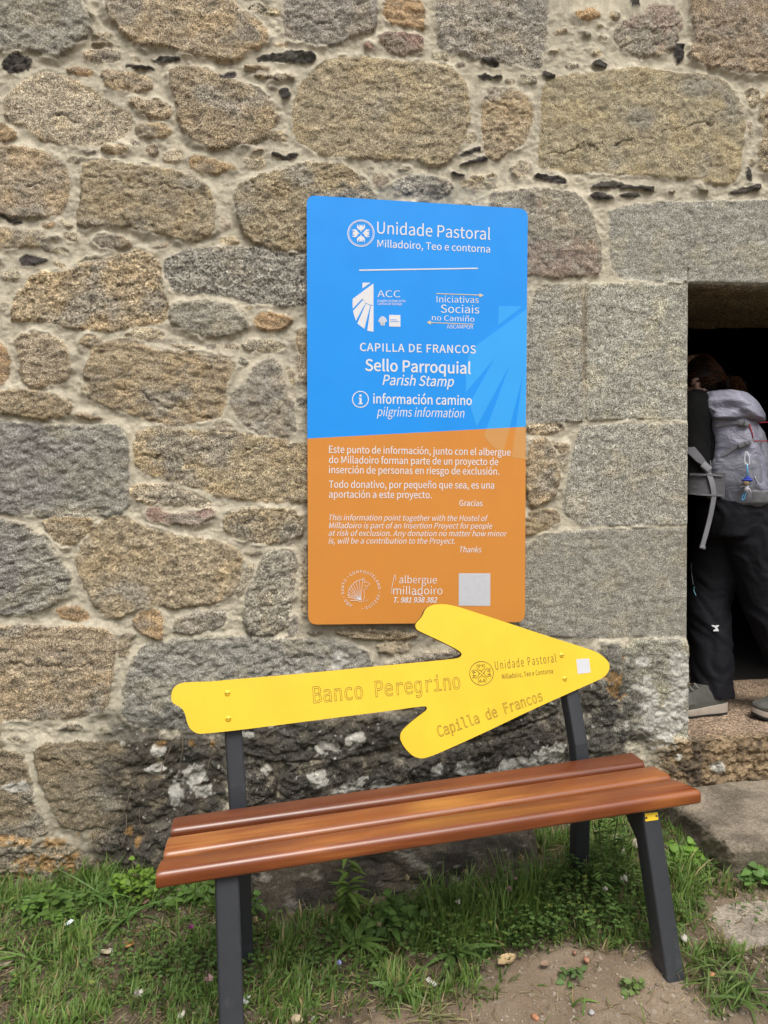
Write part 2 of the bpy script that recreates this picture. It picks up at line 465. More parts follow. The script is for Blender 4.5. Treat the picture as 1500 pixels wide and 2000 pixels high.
CODE = {  # colour, protrusion (m), surface relief, edge width (m)
 'b': ((.300, .215, .125), .018, 1.0, .016), 't': ((.360, .280, .180), .012, .8, .012), 'g': ((.260, .215, .160), .018, 1.0, .016),
 'p': ((.400, .300, .200), .010, .8, .020), 'o': ((.330, .200, .095), .015, .9, .014), 'd': ((.072, .064, .055), .014, 1.3, .006),
 'r': ((.290, .205, .150), .015, 1.1, .012), 'R': ((.265, .210, .150), .014, .9, .016), 'G': ((.250, .215, .170), .018, 1.0, .016),
 'O': ((.320, .235, .125), .014, .8, .016), 'N': ((.225, .200, .160), .020, 1.1, .014), 'q': ((.330, .245, .145), .015, .75, .018),
 'B': ((.260, .185, .115), .018, .9, .018), 'J': ((.250, .222, .172), .012, .5, .012), 'j': ((.300, .262, .192), .012, .5, .010),
 'k': ((.200, .170, .130), .026, 1.0, .022), 'L': ((.230, .200, .150), .018, .9, .020), 'l': ((.230, .175, .110), .012, .9, .016),
 'y': ((.240, .195, .125), .020, 1.5, .022)}
stones = []
def parse(txt):
    ox = oy = 0; s = 1
    for ln in txt.strip().split('\n'):
        a = ln.split()
        if a[0] == '@': ox, oy, s = float(a[1]), float(a[2]), float(a[3]); continue
        pts = [tuple(map(float, q.split(','))) for q in a[1:]]
        if len(pts) < 3: continue
        P = np.array([on_wall(ox + x / s, oy + y / s)[[0, 2]] for x, y in pts])
        stones.append((a[0], P))
parse(STONES)
XD = float(on_wall(1343, 900)[0])            # left edge of the doorway
XR = XD + 0.98                               # right edge of the doorway, beyond the frame
ZT = float(on_wall(1420, 555)[2])            # underside of the lintel
ZS = float(on_wall(1345, 1441)[2])           # sill level
FX0, FX1 = on_wall(0, 1000)[0] - .03, XD + .42
FZ0, FZ1 = -0.06, on_wall(0, 0)[2] + .08
# plain courses for the wall beyond the frame
def courses():
    r = random.Random(3); z = -0.1
    while z < 4.0:
        h = r.uniform(.16, .34); x = -2.6 + r.uniform(0, .2)
        while x < 4.0:
            wd = r.uniform(.2, .6); g = .018
            cx, cz = x + wd / 2, z + h / 2
            inside = FX0 - wd * .3 < cx < FX1 and FZ0 - .1 < cz < FZ1 + h * .35
            door = XD - .02 - wd / 2 < cx < XR - .1 and cz < ZT + .28
            if not inside and not door:
                x0, x1, z0, z1 = x + g, x + wd - g, z + g, z + h - g
                if XR - .1 <= cx and x < XR + .02 and z < ZT: x0 = XR - .02
                j = lambda: r.uniform(-.02, .02)
                P = [(x0 + j(), z0 + j()), ((x0 + x1) / 2, z0 + j()), (x1 + j(), z0 + j()), (x1 + j(), (z0 + z1) / 2), (x1 + j(), z1 + j()), ((x0 + x1) / 2, z1 + j()), (x0 + j(), z1 + j()), (x0 + j(), (z0 + z1) / 2)]
                stones.append((r.choice('bbgqOGB'), np.array(P)))
            x += wd
        z += h
courses()
def axis(*seg):
    out = []
    for a, b, s in seg: out.append(np.linspace(a, b, max(2, int(round((b - a) / s)) + 1))[:-1])
    return np.concatenate(out + [[seg[-1][1]]])
gx = axis((-2.6, FX0, .012), (FX0, XD, .0037), (XD, XD + .40, .0042), (XD + .40, XR, .012), (XR, 3.6, .012))
gz = axis((-.12, FZ0, .012), (FZ0, ZS, .0037), (ZS, ZT, .0037), (ZT, FZ1, .0037), (FZ1, 3.9, .012))
GX, GZ = np.meshgrid(gx, gz)                 # rows are z
SH = GX.shape
wx = GX + .0065 * fbm(GX * 16, GZ * 16, 3, 11) + .0045 * pn(GX * 42, GZ * 42, 13) + .002 * pn(GX * 90, GZ * 90, 12)
wz = GZ + .0060 * fbm(GX * 16, GZ * 16, 3, 21) + .0045 * pn(GX * 42, GZ * 42, 23) + .002 * pn(GX * 90, GZ * 90, 22)
H = .0035 * fbm(GX * 9, GZ * 9, 4, 31) + .0024 * fbm(GX * 60, GZ * 60, 4, 32, .65) + .0022 * (1 - 2 * np.abs(fbm(GX * 13, GZ * 22, 3, 33)))      # mortar
Cm = np.empty(SH + (3,)); Cm[:] = (.545, .492, .378)
Cm *= (1 + .13 * fbm(GX * 5, GZ * 5, 4, 41) + .07 * fbm(GX * 40, GZ * 40, 3, 42))[..., None]
Mk = np.zeros(SH); Gm = np.full(SH, .7); Gs = np.full(SH, .5)
mott = fbm(GX * 38, GZ * 44, 4, 95, .6); mott2 = fbm(GX * 13 + .6 * mott, GZ * 17, 3, 96)
crag = fbm(GX * 26, GZ * 30, 5, 51, .58)
ridg = 1 - 2 * np.abs(fbm(GX * 22 + .5 * crag, GZ * 26 + .4 * crag, 4, 61, .55))
tint = fbm(GX * 7, GZ * 9, 4, 71); tint2 = fbm(GX * 14, GZ * 14, 4, 81); tint3 = fbm(GX * 4.3, GZ * 4.3, 3, 91)
rs = random.Random(5)
def with_fillers():
    yield from list(stones)
    n = 0
    for _ in range(9000):                    # slivers of stone pressed into the wide joints
        if n > 110: break
        x, z = rs.uniform(FX0, FX1), rs.uniform(.12, FZ1); a = rs.uniform(.012, .040) * (1.3 if rs.random() < .2 else 1); h = a * rs.uniform(.22, .55); a3 = rs.gauss(0, .2)
        if XD - .5 < x and z < ZT + .1: continue
        i0, i1 = np.searchsorted(gx, [x - a - .007, x + a + .007]); j0, j1 = np.searchsorted(gz, [z - h - .007, z + h + .007])
        if Mk[j0:j1, i0:i1].size == 0 or Mk[j0:j1, i0:i1].max() > .05: continue
        pp = []
        for k in range(7):
            t = k * 2 * math.pi / 7 + rs.uniform(-.3, .3); u, v = a * math.cos(t) * rs.uniform(.8, 1.1), h * math.sin(t) * rs.uniform(.75, 1.15); pp.append((x + u * math.cos(a3) - v * math.sin(a3), z + u * math.sin(a3) + v * math.cos(a3)))
        n += 1; yield rs.choice('bttttggpo'), np.array(pp)
for code, P in with_fillers():
    base, hh, rel, ew = CODE[code]
    sz = P.max(0) - P.min(0); small = min(sz)
    P = chaikin(P, 1) if code not in 'jJ' else P
    i0, i1 = np.searchsorted(gx, [P[:, 0].min() - .03, P[:, 0].max() + .03]); j0, j1 = np.searchsorted(gz, [P[:, 1].min() - .03, P[:, 1].max() + .03])
    if i1 - i0 < 2 or j1 - j0 < 2: continue
    S = np.s_[j0:j1, i0:i1]
    dj = code in 'jJ'
    k = .35 if code in 'jJ' else .8; gw = .0085 if small > .08 else .003
    d = sdf(P, GX[S] + k * (wx[S] - GX[S]), GZ[S] + k * (wz[S] - GZ[S])) + (gw if not dj else .0005)
    ew = min(ew * rs.uniform(.45, .8), small * .3); hs_ = hh * rs.uniform(.45, 1.05) * (.8 if small < .06 else 1)
    e = np.clip(d / ew, 0, 1); e = np.sqrt(1 - (1 - e) ** 2)
    ang = rs.uniform(-.5, .5); q = GZ[S] * math.cos(ang) - GX[S] * math.sin(ang); q2 = GX[S] * math.cos(ang) + GZ[S] * math.sin(ang)
    lay = fbm(q2 * 9 + rs.random() * 50, q * 55, 4, rs.randrange(999), .55)
    c0 = crag[S]; r0 = ridg[S]
    hgt = hs_ * e + e * rel * (.0042 * c0 + .0030 * r0 * rs.uniform(.1, 1) + (.0010 if dj else .0036) * lay * rs.uniform(.25, 1.1) * (1 if rs.random() < .3 else .25)) + .12 * hs_ * np.clip(d / (small * .5), 0, 1)
    hgt += e * rs.uniform(-.012, .012) * (GX[S] - P[:, 0].mean()) / (sz[0] + .01) + e * rs.uniform(-.004, .008) * (GZ[S] - P[:, 1].mean()) / (sz[1] + .01)
    smear = .006 * np.clip(tint2[S] + .2, 0, 1) * (rel > .7) * (small > .08)
    m = sstep(-.0012, .0016, d - smear - .0035 * pn(GX[S] * 120, GZ[S] * 120, 77) * (small > .05))
    feather = hs_ * np.clip(.55 + .9 * tint2[S] + .35 * tint[S], 0, 1.05) * np.clip(1 + d / .028, 0, 1) ** 1.6      # mortar dragged up to the stone
    H[S] = np.where(d > 0, np.maximum(H[S] * (1 - e) + hgt, feather * (1 - e) + hgt * e), np.maximum(H[S], H[S] * .5 + feather))
    b = np.array(base) * np.array((1.30, 1.40, 1.56) if code not in 'dkly' else (1, 1, 1)) * rs.uniform(.90, 1.10); b = b * np.array([rs.uniform(.97, 1.03), 1, rs.uniform(.95, 1.06)])
    t1 = tint[S]; t2 = tint2[S]; t3 = tint3[S] + rs.uniform(-.3, .3)
    c = np.empty(d.shape + (3,)); c[:] = b
    if code != 'd':
        grey = sstep(.15, .65, t3 + .5 * t1)[..., None] * .6
        c = c * (1 - grey) + grey * np.array((.290, .268, .232)) * (1.15 if code in 'jJgGN' else 1)
        warm = (sstep(.1, .6, -t1 + .4 * t2) * .55 + .35 * (1 - np.clip(d / .03, 0, 1)) * (rs.random() < .6))[..., None]
        c = c * (1 - warm) + warm * (b * np.array((1.12, 1.02, .84)))
        c *= (1 + .13 * t2 + (.03 if dj else .08) * lay * rs.uniform(.2, 1) + .16 * mott[S])[..., None]
        bl = (sstep(.25, .6, mott2[S] + .35 * mott[S] + rs.uniform(-.15, .15)) * rs.uniform(.15, .55))[..., None]
        c = c * (1 - bl) + bl * np.array((.150, .138, .122))
        c = (.74 * c + .26 * np.array((.315, .275, .212))) * np.array((1.06, 1.09, 1.09))
        Gs[S] = np.where(d > 0, rs.uniform(0, .4 if dj else .8) ** 1.3, Gs[S])
        Gm[S] = np.where(d > 0, rs.uniform(.62, 1.0), Gm[S])
        cav = np.clip(-(c0 + .6 * lay) - .35, 0, 1)[..., None]           # colour darkened in the hollows of the rough texture
        c *= 1 - .45 * cav * (rel > .7)
    if not dj and code != 'd' and small > .10 and rs.random() < .6:      # a crack or two across the face, shade of its depth darkened into the colour
        a2 = rs.uniform(-.5, .5); qq = (GZ[S] - P[:, 1].mean() - rs.uniform(-.25, .25) * sz[1]) * math.cos(a2) - (GX[S] - P[:, 0].mean()) * math.sin(a2)
        ck = np.exp(-((qq + .022 * fbm(GX[S] * 13, GZ[S] * 13, 4, rs.randrange(999))) / .0030) ** 2) * sstep(-.2, .25, t2) * (d > .006)
        H[S] -= .006 * ck; c *= (1 - .45 * ck)[..., None]
    if code == 'r' or code == 'R':
        f = (sstep(.0, .5, t2 + .8 * ((P[:, 1].max() if code == 'r' or P[:, 1].mean() > 2.5 else P[:, 1].min()) * 0 + (GZ[S] - P[:, 1].mean()) / sz[1] * (2 if P[:, 1].mean() > 2.5 or code == 'r' else -2))) * (.45 if code == 'r' else .28))[..., None]
        c = c * (1 - f) + f * np.array((.26, .125, .115))
    if code == 'G':
        f = sstep(.0, .5, -(GX[S] - P[:, 0].mean()) / sz[0] * 2 + .5 * t1)[..., None] * .7
        c = c * (1 - f) + f * np.array((.245, .235, .215)) * (1 + .3 * t2[..., None])
    Cm[S] = Cm[S] * (1 - m[..., None]) + c * m[..., None]; Mk[S] = np.maximum(Mk[S], m * (.8 if code == 'd' else 1))

stn = np.clip(sstep(.34, .06, GZ + .10 * tint) * sstep(-.5, .5, tint2 + .6 * mott + .25), 0, 1)[..., None] * .75      # soil splashed on the foot of the wall
Cm = Cm * (1 - stn) + stn * np.array((.20, .165, .115)) * (1 + .3 * mott)[..., None]
# lichen and weathering: shapes of their own on the lower stones
def wpoly(pts): return np.array([on_wall(x, y)[[0, 2]] for x, y in pts])
low = sdf(wpoly([(230, 1440), (430, 1425), (800, 1385), (1000, 1310), (1180, 1300), (1225, 1400), (1250, 1450), (1200, 1560), (1100, 1640), (1080, 1760), (480, 1790), (230, 1760), (190, 1690), (240, 1560)]), GX, GZ)
rough = sstep(-.08, .08, low + .05 * tint)
H += rough * (.011 * fbm(GX * 8, GZ * 8, 4, 101) + .002 * (1 - 2 * np.abs(fbm(GX * 8, GZ * 12, 3, 102))))
blk = sstep(-.10, .04, low + .06 * tint + .03 * tint2) * sstep(-.55, .35, tint2 + .5 * crag + .45)
blk = np.clip(blk, 0, 1) * .82
Cm = Cm * (1 - blk[..., None]) + blk[..., None] * np.array((.036, .034, .031)) * (1 + .5 * tint2[..., None])
Mk = np.maximum(Mk, rough)
LP = [(372, 1520, 36, 26), (345, 1548, 16, 22), (312, 1466, 14, 10), (300, 1500, 20, 8), (400, 1545, 20, 14), (625, 1516, 24, 15), (700, 1532, 30, 20), (738, 1524, 20, 10), (762, 1532, 22, 9), (690, 1442, 22, 14), (640, 1455, 36, 14),
      (852, 1498, 14, 12), (908, 1494, 23, 14), (965, 1502, 20, 8), (1010, 1490, 40, 14), (1070, 1470, 30, 20), (1292, 1390, 50, 46), (1318, 1300, 26, 26), (1245, 1290, 18, 12), (1260, 1340, 26, 16), (1325, 1340, 14, 40), (1310, 1420, 26, 16),
      (590, 1330, 40, 20), (660, 1290, 14, 24), (480, 1430, 14, 8), (575, 1700, 36, 14), (240, 1450, 6, 5), (30, 1535, 24, 10), (530, 1410, 12, 8), (600, 1600, 26, 10), (520, 1500, 8, 8), (1390, 1492, 11, 9), (1316, 1472, 5, 5), (1272, 1460, 4, 4)]
lich = np.zeros(SH)
for x, y, a, b in LP:
    p = on_wall(x, y); q = on_wall(x + a, y); c_, s_ = p[[0, 2]], None
    ra = abs(q[0] - p[0]); rb = ra * b / a
    i0, i1 = np.searchsorted(gx, [c_[0] - 2 * ra, c_[0] + 2 * ra]); j0, j1 = np.searchsorted(gz, [c_[1] - 2 * rb, c_[1] + 2 * rb]); S = np.s_[j0:j1, i0:i1]
    rr = np.sqrt(((GX[S] - c_[0]) / ra) ** 2 + ((GZ[S] - c_[1]) / rb) ** 2) + .55 * tint2[S] + .35 * crag[S]
    lich[S] = np.maximum(lich[S], sstep(1.04, .88, rr + .30 * mott[S]))
spk = sstep(.80, .92, fbm(GX * 55, GZ * 55, 2, 111) + .25 * tint2) * sstep(-.16, .0, low)
lich = np.maximum(lich, spk * .8)
H += lich * .0018 * (1 + crag)
Cm = Cm * (1 - .8 * lich[..., None]) + .8 * lich[..., None] * np.array((.54, .525, .47)) * (1 + .25 * mott[..., None])
org = np.zeros(SH)
for x, y, a, b in [(95, 1690, 60, 22), (30, 1645, 40, 9), (120, 1640, 34, 8), (130, 1668, 22, 7), (375, 1446, 9, 8), (318, 1449, 6, 5), (418, 1450, 6, 5), (255, 1622, 8, 8), (1200, 1330, 14, 26), (170, 1740, 10, 8), (270, 1642, 6, 6), (250, 1449, 4, 3), (1165, 1300, 12, 8)]:
    p = on_wall(x, y); ra = abs(on_wall(x + a, y)[0] - p[0]); rb = ra * b / a
    rr = np.sqrt(((GX - p[0]) / ra) ** 2 + ((GZ - p[2]) / rb) ** 2) + .9 * tint2 + 1.1 * crag
    org = np.maximum(org, sstep(1.0, .7, rr))
Cm = Cm * (1 - .6 * org[..., None]) + .6 * org[..., None] * np.array((.36, .20, .060))
H += .003 * sstep(-.03, .03, low) * crag
# rounded arris round the opening
dx = np.where((GZ < ZT + .05) & (GX <= XD + .001), XD - GX, 9); dz = np.where((GX >= XD - .02) & (GX < XR + .02) & (GZ >= ZT - .001), GZ - ZT, 9); dr = np.where((GZ < ZT + .05) & (GX >= XR - .001), GX - XR, 9)
de = np.minimum(np.minimum(np.abs(dx), np.abs(dz)), np.abs(dr))
H = H * (.35 + .65 * np.sqrt(1 - (1 - np.clip(de / .012, 0, 1)) ** 2)) - .006 * np.clip(1 - de / .010, 0, 1) ** 2
# rust stain down the joint of the upper jamb block
pj = on_wall(1138, 640); rj = np.exp(-((GX - pj[0] + .004 * tint2) / .010) ** 2) * sstep(on_wall(1138, 790)[2], on_wall(1138, 740)[2], GZ) * sstep(on_wall(1138, 545)[2], on_wall(1138, 580)[2], GZ) * (.5 + .5 * mott)
Cm = Cm * (1 - .5 * np.clip(rj, 0, 1)[..., None]) + .5 * np.clip(rj, 0, 1)[..., None] * np.array((.26, .15, .07))
# the wall runs below the sill as a sill course that stands a little proud
sill = sstep(.02, .0, GZ - ZS) * sstep(XD - .16, XD - .06, GX + .03 * tint) * (GX < XR + .2)
H = H * (1 - .6 * sill) + sill * (.032 + .010 * crag + .007 * ridg + .006 * fbm(GX * 7, GZ * 7, 3, 97))
sc = np.array((.27, .195, .115)) * (1 + .35 * tint2 + .2 * crag)[..., None]
dk = sstep(.25, .6, tint + .5 * crag)[..., None] * .75; sc = sc * (1 - dk) + dk * np.array((.06, .05, .04))
Cm = np.where((sill > .05)[..., None] & (lich < .2)[..., None], Cm * (1 - sill[..., None]) + sc * sill[..., None], Cm); Mk = np.maximum(Mk, sill)

b = NB('rubble stone and mortar'); co = b.coord(); colr = b.attr('Col'); aux = b.attr('Aux'); mk = b.sep(aux, 0)
vA = b.sep(b.voro(co, 380.0), 0); vB = b.sep(b.voro(co, 205.0), 0); vm = b.n('ShaderNodeMix', data_type='FLOAT'); b.put(vm.inputs[0], b.rng(b.math('ADD', b.sep(aux, 2), b.math('MULTIPLY', b.noise(co, 9, 3), .6)), .75, .95, 0, 1)); b.put(vm.inputs[2], vA); b.put(vm.inputs[3], vB); v = vm.outputs[0]; v2 = b.sep(b.voro(co, 560.0), 1)
gr = b.ramp(v, [(0, .22), (.16, .42), (.40, .86), (.72, 1.18), (.9, 1.55), (1.0, 2.1)])
gr2 = b.rng(v2, 0, 1, .72, 1.28); grain = b.math('MULTIPLY', gr, gr2)
gf = b.n('ShaderNodeMix', data_type='FLOAT'); b.put(gf.inputs[0], b.sep(aux, 1)); gf.inputs[2].default_value = 1.0; b.put(gf.inputs[3], grain); grain = gf.outputs[0]
sand = b.rng(b.noise(co, 430, 3, .7), .3, .7, .76, 1.2)
f = b.n('ShaderNodeMix', data_type='FLOAT'); b.put(f.inputs[0], mk); b.put(f.inputs[2], sand); b.put(f.inputs[3], grain)
mid = b.rng(b.noise(co, 38, 6, .62), .3, .72, .80, 1.2)
b.set(b.scalecol(colr, b.math('MULTIPLY', f.outputs[0], mid)), .92); b.put(b.b.inputs['Specular IOR Level'], .25)
b.bump(b.math('ADD', b.noise(co, 210, 5, .7), b.math('MULTIPLY', v, .35)), .75, .0035)
M_STONE = b.m

chapel = empty('chapel', (0.3, 0, 0), 'old granite rubble chapel wall with pale mortar joints and dark doorway', 'building')
V = np.stack([GX, -H, GZ], -1).reshape(-1, 3)
nx, nz = SH[1], SH[0]
ii, jj = np.meshgrid(np.arange(nx - 1), np.arange(nz - 1))
xc = (gx[:-1] + gx[1:]) / 2; zc = (gz[:-1] + gz[1:]) / 2
keep = ~((xc[None, :] > XD) & (xc[None, :] < XR) & (zc[:, None] > ZS) & (zc[:, None] < ZT))
a = (jj * nx + ii)[keep]; Q = np.stack([a, a + 1, a + 1 + nx, a + nx], -1)
att = {'Col': np.concatenate([np.clip(Cm, .01, .9), np.ones(SH + (1,))], -1).reshape(-1, 4), 'Aux': np.stack([Mk, Gm * (1 - .55 * lich), Gs, np.ones(SH)], -1).reshape(-1, 4)}
grid_obj('stone_wall', V, Q, M_STONE, chapel, att)

# reveals: the thickness of the wall round the doorway
TH = 0.66
def reveal(name, idx, dirn, n0, colour):
    """idx: (row, col) indices along the opening's edge; swept back to y = TH"""
    E = np.array([[GX[j, i], -H[j, i], GZ[j, i]] for j, i in idx]); m = 60
    C0 = np.array([Cm[j, i] for j, i in idx])
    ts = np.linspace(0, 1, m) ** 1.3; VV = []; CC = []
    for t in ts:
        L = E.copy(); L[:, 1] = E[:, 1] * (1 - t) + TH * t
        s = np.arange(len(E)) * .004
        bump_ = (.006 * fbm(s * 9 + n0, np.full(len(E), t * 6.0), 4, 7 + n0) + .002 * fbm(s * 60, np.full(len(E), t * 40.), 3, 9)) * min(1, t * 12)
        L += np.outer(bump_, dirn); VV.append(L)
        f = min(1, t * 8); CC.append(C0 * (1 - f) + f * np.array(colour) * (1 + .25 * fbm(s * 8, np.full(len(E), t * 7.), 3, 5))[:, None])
    n = len(E); VV = np.concatenate(VV); CC = np.clip(np.concatenate(CC), .01, .9)
    q = np.array([(r * n + k, r * n + k + 1, (r + 1) * n + k + 1, (r + 1) * n + k) for r in range(m - 1) for k in range(n - 1)])
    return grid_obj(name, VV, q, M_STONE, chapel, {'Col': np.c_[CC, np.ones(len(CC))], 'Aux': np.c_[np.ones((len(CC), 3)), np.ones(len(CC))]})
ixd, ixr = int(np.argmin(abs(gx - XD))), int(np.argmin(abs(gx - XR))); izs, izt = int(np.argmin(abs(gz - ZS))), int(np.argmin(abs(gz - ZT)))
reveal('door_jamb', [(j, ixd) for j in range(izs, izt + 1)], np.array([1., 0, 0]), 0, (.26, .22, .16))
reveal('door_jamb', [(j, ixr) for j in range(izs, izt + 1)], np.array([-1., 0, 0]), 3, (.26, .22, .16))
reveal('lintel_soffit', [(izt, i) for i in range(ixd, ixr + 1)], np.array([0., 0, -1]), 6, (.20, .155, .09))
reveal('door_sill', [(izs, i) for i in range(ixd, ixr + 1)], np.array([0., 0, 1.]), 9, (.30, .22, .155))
# the dim room behind
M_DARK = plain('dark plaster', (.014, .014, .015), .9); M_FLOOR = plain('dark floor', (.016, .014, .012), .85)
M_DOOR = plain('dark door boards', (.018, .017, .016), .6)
RX0, RX1, RY1, RZ0, RZ1 = XD - .9, XR + .9, TH + 3.0, ZS - .05, ZT + .5
def quad(name, P, m): return obj(name, P, [(0, 1, 2, 3)], m, chapel)
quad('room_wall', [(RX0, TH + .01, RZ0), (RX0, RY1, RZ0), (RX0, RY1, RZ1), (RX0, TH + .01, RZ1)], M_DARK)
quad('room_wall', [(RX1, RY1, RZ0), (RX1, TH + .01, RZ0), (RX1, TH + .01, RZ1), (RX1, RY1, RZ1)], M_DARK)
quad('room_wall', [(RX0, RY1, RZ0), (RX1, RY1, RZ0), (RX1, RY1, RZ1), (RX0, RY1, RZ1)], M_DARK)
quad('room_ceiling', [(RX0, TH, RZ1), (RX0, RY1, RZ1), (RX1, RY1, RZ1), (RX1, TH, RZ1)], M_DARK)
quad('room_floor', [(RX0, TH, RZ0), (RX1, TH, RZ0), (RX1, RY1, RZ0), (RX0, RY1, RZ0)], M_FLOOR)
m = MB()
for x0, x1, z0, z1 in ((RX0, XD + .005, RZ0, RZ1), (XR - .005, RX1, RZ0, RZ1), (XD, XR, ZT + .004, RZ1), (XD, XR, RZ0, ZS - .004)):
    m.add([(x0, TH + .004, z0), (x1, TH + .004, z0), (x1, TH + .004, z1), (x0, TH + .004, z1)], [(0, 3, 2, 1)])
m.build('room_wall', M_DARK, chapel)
# wall thickness behind the face and at the ends so that no light leaks in
m = MB()
for P in ([(-2.6, .05, -.2), (XD - .01, .05, -.2), (XD - .01, .05, 3.9), (-2.6, .05, 3.9)], [(XR + .01, .05, -.2), (3.6, .05, -.2), (3.6, .05, 3.9), (XR + .01, .05, 3.9)],
          [(XD - .01, .05, ZT + .02), (XR + .01, .05, ZT + .02), (XR + .01, .05, 3.9), (XD - .01, .05, 3.9)]):
    m.add(P, [(0, 1, 2, 3)])
for P in ([(-2.6, .05, 3.9), (3.6, .05, 3.9), (3.6, 4.2, 3.9), (-2.6, 4.2, 3.9)], [(-2.6, 4.2, -.2), (3.6, 4.2, -.2), (3.6, 4.2, 3.9), (-2.6, 4.2, 3.9)],
          [(-2.6, .05, -.2), (-2.6, 4.2, -.2), (-2.6, 4.2, 3.9), (-2.6, .05, 3.9)], [(3.6, .05, -.2), (3.6, 4.2, -.2), (3.6, 4.2, 3.9), (3.6, .05, 3.9)]):
    m.add(P, [(0, 1, 2, 3)])
m.build('wall_core', M_DARK, chapel)
p = on_wall(1440, 800); dl = MB()
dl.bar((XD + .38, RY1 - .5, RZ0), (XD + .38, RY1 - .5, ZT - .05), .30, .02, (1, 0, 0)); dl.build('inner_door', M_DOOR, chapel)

# ---------------------------------------------------------------- ground
def ground_h(x, y):
    x = np.asarray(x, float); y = np.asarray(y, float)
    r = .085 * sstep(.45, .95, x) * sstep(-.95, -.25, y)
    return r + .014 * fbm(x * 2.2, y * 2.2, 4, 201) * sstep(6, 3, np.abs(x)) + .002 * fbm(x * 22, y * 22, 3, 202)
DIRT = np.array([on_z(x, y)[:2] for x, y in [(560, 2200), (680, 2030), (800, 1985), (890, 1965), (960, 1905), (1060, 1850), (1180, 1880), (1260, 1896), (1330, 1905), (1360, 1945), (1420, 1990), (1700, 2000), (1800, 2400), (300, 2500)]])
DIRT2 = np.array([on_z(x, y)[:2] for x, y in [(1330, 1800), (1400, 1700), (1500, 1710), (1520, 1800), (1420, 1880), (1350, 1880)]])
def dirt(x, y):
    n = .05 * fbm(x * 8, y * 8, 3, 211)
    return np.clip(sstep(-.05, .05, sdf(DIRT, x, y) + n) + .55 * sstep(-.04, .06, sdf(DIRT2, x, y) + n), 0, 1)
hx = axis((-60, -8, 4), (-8, -2.4, .25), (-2.4, 2.6, .011), (2.6, 8, .25), (8, 60, 4)); hy = axis((-60, -8, 4), (-8, -2.1, .25), (-2.1, .02, .011), (.02, .06, .02))
PX, PY = np.meshgrid(hx, hy); gh = ground_h(PX, PY)
peb = np.clip(fbm(PX * 60, PY * 60, 2, 221) - .55, 0, 1); gh2 = gh + .012 * peb
gd = dirt(PX, PY)
Vg = np.stack([PX, PY, gh2], -1).reshape(-1, 3); n = len(hx)
ii, jj = np.meshgrid(np.arange(n - 1), np.arange(len(hy) - 1)); a = (jj * n + ii).ravel()
b = NB('soil'); co = b.coord(); dm = b.sep(b.attr('Aux'), 0)
soil = b.ramp(b.noise(co, 6, 8, .65), [(.25, (.150, .106, .068)), (.5, (.225, .168, .114)), (.75, (.305, .238, .170))])
dark = b.ramp(b.noise(co, 30, 6, .6), [(.3, (.05, .040, .024)), (.6, (.12, .088, .055)), (.8, (.20, .15, .095))])
c = b.mix(dm, dark, soil)
st = b.voro(co, 120.0); sm = b.rng(b.sep(st, 0), .92, .95, 0, 1); pm = b.mix(b.sep(st, 1), (.16, .13, .10), (.42, .36, .29))
c = b.mix(b.math('MULTIPLY', sm, .7), c, pm)
b.set(b.scalecol(c, b.rng(b.noise(co, 260, 4, .7), .3, .7, .72, 1.28)), .95); b.bump(b.math('ADD', b.noise(co, 150, 6, .7), b.math('MULTIPLY', sm, .3)), .8, .006)
tag(grid_obj('ground', Vg, np.stack([a, a + 1, a + 1 + n, a + n], -1), b.m, None, {'Aux': np.stack([gd, gd, gd, np.ones_like(gd)], -1).reshape(-1, 4)}), kind='structure')

